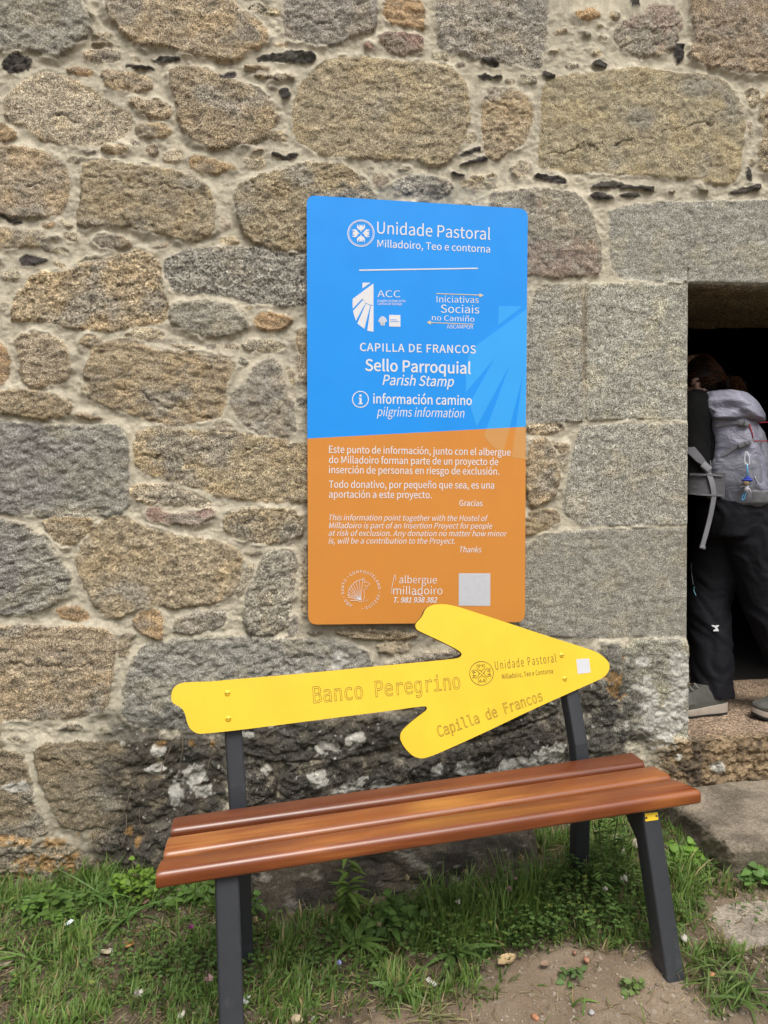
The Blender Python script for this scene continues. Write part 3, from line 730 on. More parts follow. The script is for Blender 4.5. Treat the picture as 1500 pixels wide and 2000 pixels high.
# ---------------------------------------------------------------- rough boulders / blocks
def rock(name, P, mat, parent=None, res=40, rough=.02, seed=0, col=(.2, .17, .13), col2=(.1, .09, .07), r=.05, light=None, lowf=3.0, gm=.6):
    """rounded block: P = 8 corners (4 bottom, 4 top, same winding), trilinear with rounded edges and noise relief"""
    P = np.asarray(P, float); b0, t0 = P[:4], P[4:]
    V = []; F = []
    def pt(u, v, w_):
        B = (1 - u) * (1 - v) * b0[0] + u * (1 - v) * b0[1] + u * v * b0[2] + (1 - u) * v * b0[3]
        T = (1 - u) * (1 - v) * t0[0] + u * (1 - v) * t0[1] + u * v * t0[2] + (1 - u) * v * t0[3]
        return B * (1 - w_) + T * w_
    size = [np.linalg.norm(P[1] - P[0]), np.linalg.norm(P[3] - P[0]), np.linalg.norm(P[4] - P[0])]
    g = np.linspace(-1, 1, res); A, B_ = np.meshgrid(g, g); o = np.ones_like(A)
    cen = P.mean(0)
    for k, (u, v, w_) in enumerate(((A, B_, o), (-A, B_, -o), (A, -o, B_), (-A, o, B_), (o, A, B_), (-o, -A, B_))):
        q = np.stack([u, v, w_], -1).reshape(-1, 3)
        # round the edges: clamp to inner box then push out by r
        hs3 = np.array(size) / 2; x = q * hs3; rr = min(r, min(hs3) * .9); inner = np.clip(x, -(hs3 - rr), hs3 - rr); dlt = x - inner
        ln = np.linalg.norm(dlt, axis=1, keepdims=True); x = inner + dlt / np.maximum(ln, 1e-9) * np.minimum(rr, ln * 10); q = x / hs3
        W = pt((q[:, :1] + 1) / 2, (q[:, 1:2] + 1) / 2, (q[:, 2:] + 1) / 2)
        n = unit_rows(W - cen)
        s1 = fbm(W[:, 0] * lowf + W[:, 2] * 1.3, W[:, 1] * lowf + W[:, 2] * lowf, 5, seed, .6)
        s2 = fbm(W[:, 0] * 30 + W[:, 2] * 17, W[:, 1] * 30 + W[:, 2] * 31, 4, seed + 5, .6)
        W = W + n * (rough * s1 + rough * .22 * s2)[:, None]
        base = len(V) and sum(len(z) for z in V)
        V.append(W)
        for j in range(res - 1):
            for i in range(res - 1): F.append((base + j * res + i, base + j * res + i + 1, base + (j + 1) * res + i + 1, base + (j + 1) * res + i))
    W = np.concatenate(V); t = fbm(W[:, 0] * 7 + W[:, 2] * 3, W[:, 1] * 7 + W[:, 2] * 6, 4, seed + 9)[:, None]
    C = np.array(col) * (1 - sstep(-.4, .5, t)) + np.array(col2) * sstep(-.4, .5, t)
    if light:
        t2 = fbm(W[:, 0] * 14 + W[:, 2] * 9, W[:, 1] * 14 + W[:, 2] * 11, 4, seed + 19)[:, None]; f = sstep(.42, .55, t2); C = C * (1 - f) + np.array(light) * f
    return grid_obj(name, W, np.array(F), mat, parent, {'Col': np.c_[np.clip(C, .01, .9), np.ones(len(C))], 'Aux': np.tile(np.array([[gm, .6, 1, 1.]]), (len(C), 1))})
def unit_rows(a): return a / (np.linalg.norm(a, axis=1, keepdims=True) + 1e-9)

# footing boulder under the bench
A = on_z(480, 1800, .0); B = on_z(1085, 1760, .02)
zt = .17
A[1] = -.30; B[1] = -.24
P = [(A[0], A[1], -.06), (B[0] + .02, B[1] + .04, -.06), (B[0] + .04, .03, -.06), (A[0] - .02, .03, -.06), (A[0] + .01, A[1] + .03, zt + .01), (B[0], B[1] + .06, zt), (B[0], .03, zt + .04), (A[0], .03, zt + .04)]
rock('footing_stone', P, M_STONE, chapel, 70, .022, 3, (.105, .088, .066), (.045, .040, .034), .05, (.24, .22, .18))
# step block at the door and low paving stone
G0 = .075
s1 = on_z(1290, 1600, G0); s2 = on_z(1440, 1708, G0); tb = on_z(1385, 1642, .235)
tf, tk, bf, bk = on_z(1437, 1657, .178), on_z(1322, 1560, .19), on_z(1424, 1714, .065), on_z(1286, 1600, .065)
s2 = bf; s1 = np.array([bk[0], bk[1], 0])
P = [bf - NZ * .08, bf + np.array([1.1, .01, -.08]), (bf[0] + 1.1, -.035, -.02), (bk[0] - .02, -.035, -.02), tf, tf + np.array([1.1, .01, 0]), (tf[0] + 1.1, -.035, .195), (tk[0] - .03, -.035, .195)]
tag(rock('stone_step', P, M_STONE, None, 90, .017, 23, (.255, .215, .160), (.150, .125, .095), .026), 'worn brown granite step block in front of the doorway', 'step')
q1 = on_z(1388, 1815, .05); q2 = on_z(1500, 1795, .05)
x0, y0 = q1[0], q1[1]
P = [(x0, y0 - .085, -.03), (x0 + .42, y0 - .05, -.03), (x0 + .44, y0 + .13, -.03), (x0 + .02, y0 + .10, -.03), (x0 + .01, y0 - .08, .055), (x0 + .42, y0 - .04, .06), (x0 + .43, y0 + .12, .06), (x0 + .02, y0 + .10, .055)]
tag(rock('paving_stone', P, M_STONE, None, 40, .010, 31, (.33, .285, .225), (.25, .215, .17), .025), 'flat half buried grey paving stone near the right bench leg', 'paving stone')

# small stones at the wall foot on the right
def pebble(name, px, py, r, label, col, group=None, seed=0, flat=.55, z=None):
    p = on_z(px, py, 0); p = on_z(px, py, float(ground_h(p[0], p[1])) + r * .3)
    r_ = random.Random(seed); m = MB(); m.ball((0, 0, 0), (r, r * r_.uniform(.6, .9), r * flat), 16, 10)
    V = np.array(m.V); a = r_.uniform(0, 3); V = V * (1 + .22 * fbm(V[:, :1] / r * 1.3 + seed, V[:, 1:2] / r * 1.3 + V[:, 2:] / r, 3, seed))
    V = np.c_[V[:, 0] * math.cos(a) - V[:, 1] * math.sin(a), V[:, 0] * math.sin(a) + V[:, 1] * math.cos(a), V[:, 2]] + p
    mt = plain('pebble ' + str(seed), col, .85, .25, 60, .5, 300)
    return tag(obj(name, V, m.F, mt, None, True, p), label, 'stone', group)
GP = 'small stones lying on the soil and grass'
for k, (px, py, r, lb, c) in enumerate([
    (580, 2052 - 62, .016, 'pale tan pebble in bare soil right of the near left bench leg', (.42, .33, .22)),
    (612, 1990, .008, 'small grey pebble beside the pale tan pebble at the lower edge', (.33, .32, .30)),
    (578, 1953, .011, 'terracotta chip in the grass right of the left bench leg', (.36, .17, .10)),
    (1045, 1987, .011, 'lone orange brick chip on the bare soil', (.42, .19, .10)),
    (1145, 1874, .010, 'terracotta chip at the edge of the clover under the bench', (.36, .18, .11)),
    (1122, 1860, .007, 'tiny reddish chip left of the terracotta chip by the clover', (.30, .15, .10)),
    (1155, 1977, .008, 'small grey pebble on the bare soil left of the right bench leg', (.34, .32, .31)),
    (1337, 1833, .014, 'white pebble just right of the right front bench leg', (.52, .48, .42)),
    (1390, 1903, .009, 'orange chip in the soil below the flat paving stone', (.42, .20, .10)),
    (355, 1984, .015, 'white pebble in the grass left of the near left bench leg', (.58, .54, .47)),
    (1205, 1640, .026, 'grey rubble stone behind the right legs, nearest the wall', (.33, .29, .23)),
    (1240, 1648, .024, 'pale rubble stone touching the right front leg from behind', (.36, .31, .24)),
    (1212, 1660, .018, 'white flat rubble stone behind the right legs, below the others', (.48, .45, .39)),
    (215, 1858, .012, 'grey pebble in the grass at the far left', (.35, .32, .29)),
    (603, 1918, .007, 'small bluish white chip in the soil under the bench', (.50, .50, .50)),
    (587, 1908, .013, 'flat cream chip beside the bluish white chip under the bench', (.60, .54, .42))]):
    pebble('pebble', px, py, r, lb, c, GP, 40 + k)

# ---------------------------------------------------------------- lettering
import os
def load_font(fn):
    try:
        d = bpy.utils.system_resource('DATAFILES'); return bpy.data.fonts.load(os.path.join(d, 'fonts', fn))
    except Exception: return None
F_SANS, F_MONO = load_font('Noto Sans CJK Regular.woff2'), load_font('DejaVuSansMono.woff2')
def text_curve(s, font, off=0.0, shear=0.0, spacing=1.0, outline=0.0, ex=0.0):
    c = bpy.data.curves.new('t', 'FONT'); c.body = s
    if font: c.font = font
    c.size = 1; c.offset = off; c.shear = shear; c.space_character = spacing; c.resolution_u = 4
    if outline: c.fill_mode = 'NONE'; c.bevel_depth = outline; c.bevel_resolution = 0
    o = bpy.data.objects.new('t', c); COL.objects.link(o)
    bpy.context.view_layer.update()
    me = bpy.data.meshes.new_from_object(o.evaluated_get(bpy.context.evaluated_depsgraph_get()))
    V = np.zeros(len(me.vertices) * 3); me.vertices.foreach_get('co', V); V = V.reshape(-1, 3)
    F = [tuple(p.vertices) for p in me.polygons]
    bpy.data.objects.remove(o); bpy.data.curves.remove(c); bpy.data.meshes.remove(me)
    return V, F
CAPH = {}
def caph(font):
    k = font.name if font else ''
    if k not in CAPH: V, _ = text_curve('H', font); CAPH[k] = V[:, 1].max() - V[:, 1].min()
    return CAPH[k]
class Face:
    """a flat face on which marks are laid out: point p, normal n"""
    def __init__(s, p, n, up=(0, 0, 1)):
        s.p = np.asarray(p, float); s.n = unit(n)
    def at(s, px, py, lift=0.0): return on_plane(px, py, s.p + s.n * lift, s.n)
    def text(s, body, a, b, cap, mat, parent, name='lettering', font=None, off=0.0, shear=0.0, spacing=1.0, outline=0.0, lift=.0006):
        font = font or F_SANS
        P0, P1 = s.at(*a), s.at(*b); X = unit(P1 - P0); Y = np.cross(s.n, X); wd = np.linalg.norm(P1 - P0)
        H_ = np.linalg.norm(s.at(a[0], a[1] - cap) - P0)
        sy = H_ / caph(font)
        V, F = text_curve(body, font, off * caph(font) / .727, shear, spacing, outline / sy if outline else 0)
        sx = wd / (V[:, 0].max() - V[:, 0].min())
        W = P0 + np.outer((V[:, 0] - V[:, 0].min()) * sx, X) + np.outer(V[:, 1] * sy, Y) + s.n * lift
        if outline: W = W + np.outer(V[:, 2] * sy * .4, s.n)
        return obj(name, W, F, mat, parent)
    def poly(s, pts, mat, parent, name, lift=.0006, th=.0004, smooth=0):
        P = chaikin(pts, smooth) if smooth else pts
        m = MB(); m.slab([s.at(x, y, lift) for x, y in P], s.n, th); return m.build(name, mat, parent)
    def many(s, polys, mat, parent, name, lift=.0006, th=.0004):
        m = MB()
        for P in polys: m.slab([s.at(x, y, lift) for x, y in P], s.n, th)
        return m.build(name, mat, parent)
    def lines(s, lines, r, mat, parent, name, lift=.0004):
        m = MB()
        for P in lines: m.tube([s.at(x, y, lift) for x, y in P], r, 5)
        return m.build(name, mat, parent)
def ring(cx, cy, r0, r1=None, n=40, ay=1.0):
    A = [(cx + r0 * math.cos(2 * math.pi * k / n), cy + ay * r0 * math.sin(2 * math.pi * k / n)) for k in range(n)]
    if r1 is None: return A
    B = [(cx + r1 * math.cos(2 * math.pi * k / n), cy + ay * r1 * math.sin(2 * math.pi * k / n)) for k in range(n)]
    return [[A[k], A[(k + 1) % n], B[(k + 1) % n], B[k]] for k in range(n)]
DOVE = [(0, .10), (.07, .26), (.24, .34), (.37, .52), (.31, .86), (.21, .62), (.13, .52), (.15, .80), (.05, .72), (-.05, .72), (-.15, .80), (-.13, .52), (-.21, .62), (-.31, .86), (-.37, .52), (-.24, .34), (-.07, .26)]
def doves(cx, cy, r, rot=0.0, grow=1.0):
    out = []
    for k in range(4):
        a = k * math.pi / 2 + rot
        out.append([(cx + r * grow * (x * math.cos(a) - y * math.sin(a)), cy - r * grow * (x * math.sin(a) + y * math.cos(a))) for x, y in DOVE])
    return out

# ---------------------------------------------------------------- information sign
def panelmat(name, col, rough=.42):
    b = NB(name); co = b.coord()
    sc = b.rng(b.noise(co, 7, 4), .3, .7, .97, 1.03)
    dirt_ = b.rng(b.noise(co, 170, 3, .7), .70, .76, 1.0, .72)
    b.set(b.scalecol(col, b.math('MULTIPLY', sc, dirt_)), b.rng(b.noise(co, 12, 3), .3, .7, rough - .04, rough + .06)); b.b.inputs['Specular IOR Level'].default_value = .3; b.b.inputs['Coat Weight'].default_value = .08; b.b.inputs['Coat Roughness'].default_value = .25
    b.bump(b.noise(co, 3, 2), .12, .02)
    return b.m
SG = Face(on_wall(800, 800, -.040), (0, -1, 0))
M_BLUE, M_ORANGE = panelmat('blue print', (.018, .315, .92)), panelmat('orange print', (.69, .275, .052))
M_LBLUE, M_LORANGE = panelmat('pale blue print', (.045, .40, .95)), panelmat('pale orange print', (.66, .335, .11))
M_CARD = plain('white label', (.60, .61, .64), .5, .06, 60); M_WHITE = plain('white print', (.78, .78, .80), .45, .02); M_CREAM = plain('cream print', (.78, .62, .34), .45, .02)
sign = empty('information_sign', SG.at(815, 1216), 'tall blue and orange pilgrim information sign with white lettering hung on the stone wall', 'sign')
def rcorner(c, a, b, r, n=7):
    """rounded corner at c between directions to a and b"""
    c, a, b = (np.array(q, float) for q in (c, a, b)); u, v = unit(a - c), unit(b - c)
    return [tuple(c + u * r * (1 - t) ** 2 + v * r * t ** 2) for t in np.linspace(0, 1, n)]
TL, TR, BR, BL, SL, SRp = (599, 381), (1031, 408), (1025.5, 1215), (602, 1220), (600.5, 856.5), (1026.8, 833.5)
top = [SL] + rcorner(TL, SL, TR, 18) + rcorner(TR, TL, BR, 18) + [SRp]
bot = [SL, SRp] + rcorner(BR, SRp, BL, 18) + rcorner(BL, BR, SL, 18)
SG.poly(top, M_BLUE, sign, 'blue_panel', 0, .012); SG.poly(bot, M_ORANGE, sign, 'orange_panel', 0, .012)
m = MB()                                       # dark aluminium backing
m.slab([SG.at(x, y, -.0125) for x, y in [(612, 396), (1018, 420), (1013, 1203), (614, 1208)]], SG.n, .024); m.build('backing', plain('backing', (.12, .12, .12), .6), sign)
# pale shell in the corner of the print
sh = [(1029.5, 601), (930, 675), (915.5, 693), (909.5, 726), (910, 759), (918.5, 795), (930.5, 834), (930.9, 838.6)]
def ix(a, b):                                  # where a-b meets the blue/orange border
    t0 = (833.5 - 856.5) / (1026.8 - 600.5)
    f = lambda q: q[1] - (856.5 + t0 * (q[0] - 600.5)); u = f(a) / (f(a) - f(b)); return (a[0] + (b[0] - a[0]) * u, a[1] + (b[1] - a[1]) * u)
w1 = [(966.5, 700), (911, 766), (917, 788)]; w2 = [(994.5, 715.5), (931, 836), (945.5, 850)]; w3 = [(1021, 733.5), (983, 884), (999.5, 893)]
i0, i1, i2, i3 = ix((994.5, 715.5), (931, 836)), ix((994.5, 715.5), (945.5, 850)), ix((1021, 733.5), (983, 884)), ix((1021, 733.5), (999.5, 893))
SG.many([[(974, 597.5), (1020, 598.5), (973, 635)],
         [(1029.3, 603), (930, 675), (915.5, 693), (909.5, 726), (910, 766), w1[0], w2[0], w3[0], (1028, 737)],
         [w1[0], (917, 788), (930.5, 834), w2[0]], [w2[0], i1, i2, w3[0]], [w3[0], i3, (1026.8, 833.5), (1028, 737)]], M_LBLUE, sign, 'shell_emblem', .0003, .0003)
SG.many([[i1, (945, 851), (959, 870), (983, 884), i2], [i3, (999.5, 893), (1026, 897.5), (1026.8, 833.6)]], M_LORANGE, sign, 'shell_emblem', .0003, .0003)
def T(s_, a, b, cap, **k): return SG.text(s_, a, b, cap, k.pop('mat', M_WHITE), sign, **k)
B_ = dict(off=.014)
m = SG.many(ring(705, 455.5, 26.5, 24.8) + ring(705, 455.5, 23.6, 22.9) + doves(705, 455.5, 21.5), M_WHITE, sign, 'parish_emblem')
T('Unidade Pastoral', (736.5, 456), (957.5, 468.5), 23, off=.002); T('Milladoiro, Teo e contorna', (737, 482.5), (957, 493.5), 14, off=.006)
SG.many([[(701.5, 526.4), (933.5, 522.8), (933.5, 525.2), (701.5, 529.0)]], M_WHITE, sign, 'rule_line')
Z1 = lambda P: [(590 + x / 3.3333, 370 + y / 3.3333) for x, y in P]
shell = [Z1([(393, 607), (446, 607), (393, 645)]), Z1([(465, 612), (330, 712), (328, 740), (330, 776), (392, 712), (415, 738), (446, 752), (465, 752)]),
         Z1([(400, 716), (331, 792), (350, 856), (414, 740)]), Z1([(417, 742), (360, 872), (385, 893), (406, 907), (444, 756)]), Z1([(448, 756), (424, 920), (465, 926), (465, 756)])]
SG.many(shell, M_WHITE, sign, 'shell_logo')
T('ACC', (737, 580.2), (782, 580.8), 13, off=-.004)
T('Acogida Cristiana en los', (737, 589.8), (792, 590.2), 5, off=.004); T('Caminos de Santiago', (737, 595.6), (785, 596), 5, off=.004)
fan = []
for k in range(9):
    a0, a1 = R(-65 + k * 14.5), R(-65 + k * 14.5 + 11); c = (747.5, 634.5)
    fan.append([c, (c[0] + 9.5 * math.sin(a0), c[1] - 17 * math.cos(a0)), (c[0] + 9.5 * math.sin(a1), c[1] - 17 * math.cos(a1))])
SG.many(fan + [[(743, 632), (752, 632), (751, 635.5), (744, 635.5)]], M_WHITE, sign, 'small_shell')
SG.poly(Z1([(567, 817), (640, 818), (640, 894), (567, 892)]), M_WHITE, sign, 'small_square')
SG.many([[(762.5, 624), (775, 624.2), (775, 625), (762.5, 624.8)], [(762.5, 627.5), (780, 627.8), (780, 628.6), (762.5, 628.3)]], M_BLUE, sign, 'small_square', .0011)
T('Iniciativas', (852.8, 590.5), (935, 592), 12.6, off=-.004); T('Sociais', (861, 610.6), (936, 612.4), 15.5); T('no Camiño', (843.5, 625.6), (926.6, 628.6), 10.5); T('ASCAMPOR', (872.6, 641.5), (924, 642.4), 7.6)
SG.poly(Z1([(873, 675), (1155, 685), (1154, 676), (1183, 690), (1154, 701), (1155, 690), (873, 680)]), M_CREAM, sign, 'small_arrow'); SG.poly(Z1([(1118, 875), (838, 864), (838, 853), (812, 865), (838, 880), (838, 869), (1118, 880)]), M_CREAM, sign, 'small_arrow')
T('CAPILLA DE FRANCOS', (703, 685.5), (929.3, 690.3), 15.5, spacing=1.04, **B_)
T('Sello Parroquial', (713, 723.8), (919.5, 730), 22, off=.018); T('Parish Stamp', (747, 751.8), (886.5, 755), 19.5, shear=.22, off=.010)
SG.many(ring(704, 780, 16.5, 14.6), M_WHITE, sign, 'information_symbol')
SG.many([[(700.5, 777), (706.3, 777), (706.3, 787), (708.5, 787), (708.5, 789.5), (700, 789.5), (700, 787), (702.3, 787), (702.3, 779.3), (700.5, 779.3)], ring(704, 772.8, 2.5, n=14)], M_WHITE, sign, 'information_symbol')
T('información camino', (728.6, 787.8), (921.5, 791.2), 18, off=.016); T('pilgrims information', (736, 812.8), (907, 815.8), 17.5, shear=.22)
L = dict(off=.007)
T('Este punto de información, junto con el albergue', (642.5, 884.4), (997, 890), 13.8, **L); T('do Milladoiro forman parte de un proyecto de', (642.5, 904.6), (973, 908.6), 13.8, **L)
T('inserción de personas en riesgo de exclusión.', (642.5, 924.2), (975, 927.3), 13.8, **L); T('Todo donativo, por pequeño que sea, es una', (642.5, 952.6), (965, 954.3), 13.8, **L)
T('aportación a este proyecto.', (642.5, 972), (843, 973.2), 13.6, **L); T('Gracias', (897, 988), (942.5, 988.6), 11.5, **L)
I = dict(shear=.22, off=.002)
T('This information point together with the Hostel of', (642.5, 1016.2), (953, 1017.6), 11, **I); T('Milladoiro is part of an Insertion Proyect for people', (642, 1031.6), (961.4, 1032.6), 11, **I)
T('at risk of exclusion. Any donation no matter how minor', (641.6, 1046.6), (990, 1047.6), 11, **I); T('is, will be a contribution to the Proyect.', (641.6, 1061.6), (888.5, 1062), 11, **I); T('Thanks', (897.5, 1078.6), (940.4, 1079), 11, **I)
T('albergue', (779.6, 1139), (853, 1139.6), 14.5, off=-.004); T('milladoiro', (768, 1161), (864, 1161), 15.5, off=-.004); T('T. 981 938 382', (769, 1176.6), (854, 1176.6), 10, shear=.22, off=.02)
SG.lines([[(765, 1160), (765.5, 1147), (768, 1135), (770.2, 1124), (771.5, 1123), (773, 1133)]], .0009, M_WHITE, sign, 'spire_logo'); SG.lines([[(806, 1163), (816, 1160.5), (826, 1165)]], .0009, M_WHITE, sign, 'swash_logo')
# round seal: words on a circle, a shell and a staff
seal = 'AÑO · SANTO · COMPOSTELANO · 2021/22 ·'; cx, cy, rr = 705, 1152.5, 33.5
VV = MB()
a = -150.0
for ch in seal:
    wdt = {' ': 4.4, '·': 4.2, 'I': 5, '/': 5, 'M': 11.5, 'O': 10.2, 'N': 9.8}.get(ch, 8.6)
    if ch != ' ':
        V, F = text_curve(ch, F_SANS, .002); V = V / caph(F_SANS) * 5.4; V[:, 0] -= (V[:, 0].min() + V[:, 0].max()) / 2
        t = R(a + wdt / 2); px = cx + (rr + V[:, 1]) * math.sin(t) + V[:, 0] * math.cos(t); py = cy - (rr + V[:, 1]) * math.cos(t) + V[:, 0] * math.sin(t)
        VV.add([SG.at(x, y, .0006) for x, y in zip(px, py)], F)
    a += wdt * 360 / 318.0
VV.build('seal_lettering', M_WHITE, sign)
hub = (704.5, 1172); ln = []
rim = []
for k in range(9):
    t = R(-78 + k * 10.5); rad = 25 + 16 * (k / 8); e = (hub[0] + rad * math.sin(t), hub[1] - rad * math.cos(t)); ln.append([hub, e]); rim.append(e)
ln += [rim, [(684, 1173), (698, 1173), (706, 1176), (706, 1168)], [(708, 1128), (713, 1133), (711, 1138), (717, 1137), (723, 1141), (718, 1145), (712, 1144), (717, 1150), (711, 1152), (712, 1166), (709, 1175), (718, 1172)]]
SG.lines(ln, .0007, M_WHITE, sign, 'seal_emblem')
SG.poly([(896, 1119.5), (957.7, 1119.8), (957.5, 1183.5), (896, 1183)], M_CARD, sign, 'white_square')

# ---------------------------------------------------------------- bench
SEAT = .45
def on_seat(px, py, z=SEAT): return on_z(px, py, z)
fl, fr = on_seat(304, 1706), on_seat(1370, 1543)
U_ = unit(fr - fl); Vb = np.array([-U_[1], U_[0], 0.])        # along the bench, and towards its back
def woodmat(name, dark, mid, light, seed):
    b = NB(name); u = b.attr('uvw', 'Vector')
    m1 = b.n('ShaderNodeMapping'); b.put(m1.inputs[0], u); m1.inputs['Scale'].default_value = (1.3, 16, 16); m1.inputs['Location'].default_value = (seed, seed * 2, 0)
    m2 = b.n('ShaderNodeMapping'); b.put(m2.inputs[0], u); m2.inputs['Scale'].default_value = (7, 170, 170)
    m3 = b.n('ShaderNodeMapping'); b.put(m3.inputs[0], u); m3.inputs['Scale'].default_value = (1.6, 2, 2); m3.inputs['Location'].default_value = (seed * 3, 0, 0)
    g = b.noise(m1.outputs[0], 1.6, 6, .6, dist=.8); fine = b.noise(m2.outputs[0], 1, 4, .65); big = b.noise(m3.outputs[0], 1, 2)
    f = b.math('ADD', b.math('MULTIPLY', g, .5), b.math('MULTIPLY', big, .5))
    c = b.ramp(f, [(.34, dark), (.50, mid), (.64, light)])
    c = b.scalecol(c, b.rng(fine, .3, .7, .86, 1.12))
    b.set(c, b.rng(fine, .3, .7, .30, .40)); b.b.inputs['Coat Weight'].default_value = .5; b.b.inputs['Coat Roughness'].default_value = .30
    b.bump(fine, .10, .0008)
    return b.m
MW = [woodmat('varnished wood dark', (.085, .020, .007), (.145, .037, .011), (.22, .066, .019), 1.3),
      woodmat('varnished wood golden', (.155, .040, .011), (.25, .076, .018), (.45, .18, .043), 4.1),
      woodmat('varnished wood red', (.115, .026, .008), (.195, .050, .013), (.34, .11, .026), 7.7)]
SLATS = [((340, 1593), (333, 1620), (1232, 1467), (1260, 1489), 0), ((329.5, 1632), (319, 1667), (1273, 1493.5), (1311.5, 1515), 1), ((317, 1674), (303.5, 1706), (1313, 1520), (1370.5, 1544), 2)]
bench = empty('bench', (fl + fr) / 2 * [1, 1, 0], 'wooden slat bench with dark steel legs and yellow arrow shaped backrest', 'bench')
TK = .036
def slat(bl, fl_, br, fr_, mi):
    """lofted plank with rounded long edges; ends as seen"""
    A, B, C_, D = (on_seat(*q) for q in (bl, fl_, br, fr_))
    def sec(back, front):
        wv = front - back; wd = np.linalg.norm(wv); d = wv / wd; out = []
        r = .014
        for cx_, cz_, a0 in ((r, -r, 180), (wd - r, -r, 90), (wd - r, -TK + r * .6, 0), (r, -TK + r * .6, -90)):
            rr_ = r if cz_ == -r else r * .6
            if cx_ == r: cxx = rr_
            else: cxx = wd - rr_
            for k in range(6):
                a = R(a0 - 18 * k); out.append(back + d * (cxx + rr_ * math.cos(a)) + NZ * (cz_ + rr_ * math.sin(a)))
        return out
    m = 60; V = []; uvw = []
    e = [0, .0012, .004] + list(np.linspace(.01, .99, m)) + [.996, .9988, 1]
    for t in e:
        s_ = np.array(sec(A + (C_ - A) * t, B + (D - B) * t)); q = min(t, 1 - t)
        if q < .004: s_ = s_.mean(0) + (s_ - s_.mean(0)) * (1 - .05 * (1 - q / .004))
        V.append(s_)
    V = np.concatenate(V); n = 24; k = len(e)
    F = [(i * n + j, i * n + (j + 1) % n, (i + 1) * n + (j + 1) % n, (i + 1) * n + j) for i in range(k - 1) for j in range(n)] + [tuple(range(n)), tuple(range((k - 1) * n, k * n))[::-1]]
    rel = V - fl; uvw = np.stack([rel @ U_, rel @ Vb, rel[:, 2]], -1)
    o = obj('seat_slat', V, F, MW[mi], bench, True, None, {'uvw': uvw}, 50)
    return o
for s_ in SLATS: slat(*s_)
b = NB('dark grey powder coat'); co = b.coord()
hz = b.n('ShaderNodeSeparateXYZ'); b.put(hz.inputs[0], co); wr = b.math('MAXIMUM', b.rng(b.noise(co, 22, 6, .7), .62, .72, 0, 1), b.math('MULTIPLY', b.rng(hz.outputs[2], .0, .16, 1, 0), b.rng(b.noise(co, 40, 5, .7), .45, .62, 0, 1.6)))
b.set(b.mix(b.math('MULTIPLY', wr, .35), (.032, .035, .041), (.085, .085, .085)), b.rng(b.noise(co, 60, 3), .3, .7, .42, .58)); b.bump(b.noise(co, 900, 2), .18, .0006)
M_STEEL = b.m
ztop = SEAT - TK
lt = on_plane(444, 1714, fl + Vb * .018, -Vb); rt = on_plane(1271, 1577, fl + Vb * .018, -Vb)
lu, ru = np.dot(lt - fl, U_), np.dot(rt - fl, U_)
hw = .0255
legs = {}
for nm, u in (('l', lu), ('r', ru)):
    base = fl + U_ * u; base[2] = 0
    ub, ut = (.058, .033) if nm == 'l' else (-.012, -.032)
    ft, fb = base + Vb * (.018 + hw) + NZ * (ztop - .002), base + Vb * (-.085 + hw)
    zb = -.02 if nm == 'l' else float(ground_h(fb[0], fb[1])) - .012
    fb = fb + NZ * zb
    m = MB(); m.bar(fb, ft, hw, hw, U_, .006); lg = m.build('front_leg', M_STEEL, bench, True, sharp=35); legs[nm] = (ft, fb, lg)
    # rear post: from the ground, up behind the seat and leaning back to carry the backrest
    rk = .318; hp = .022
    p0 = base + U_ * ub + Vb * (rk + .03) + NZ * (float(ground_h(*(base + Vb * rk)[:2])) - .03); p1 = base + U_ * (ub + (ut - ub) * .4) + Vb * rk + NZ * (ztop - .05); p2 = base + U_ * (ub + (ut - ub) * .55) + Vb * (rk + .012) + NZ * (SEAT + .03); p3 = base + U_ * ut + Vb * (rk + .105) + NZ * .79
    if nm == 'l': p3 = base + U_ * ut + Vb * (rk + .075) + NZ * .79
    p3 = p2 + (p3 - p2) * (((.700 if nm == 'l' else .712) - p2[2]) / (p3[2] - p2[2]))
    m = MB(); m.bar(p0, p1, hp, hp, U_, .005); m.bar(p1 - NZ * .004, p2, hp, hp, U_, .005); m.bar(p2 - NZ * .004, p3, hp, hp, U_, .005)
    m.build('rear_post', M_STEEL, bench, True, sharp=35); legs[nm + 'p'] = (p0, p1, p2, p3)
    m = MB(); m.bar(base + Vb * .035 + NZ * (ztop - .024), base + Vb * (rk + .01) + NZ * (ztop - .024), .020, .022, U_, .004)
    m.slab([base + U_ * .010 + Vb * .06 + NZ * (ztop - .04), base + U_ * .010 + Vb * .13 + NZ * (ztop - .04), base + U_ * .010 + Vb * .035 + NZ * (ztop - .13)], U_, .02)
    m.build('seat_support', M_STEEL, bench, True, sharp=35)
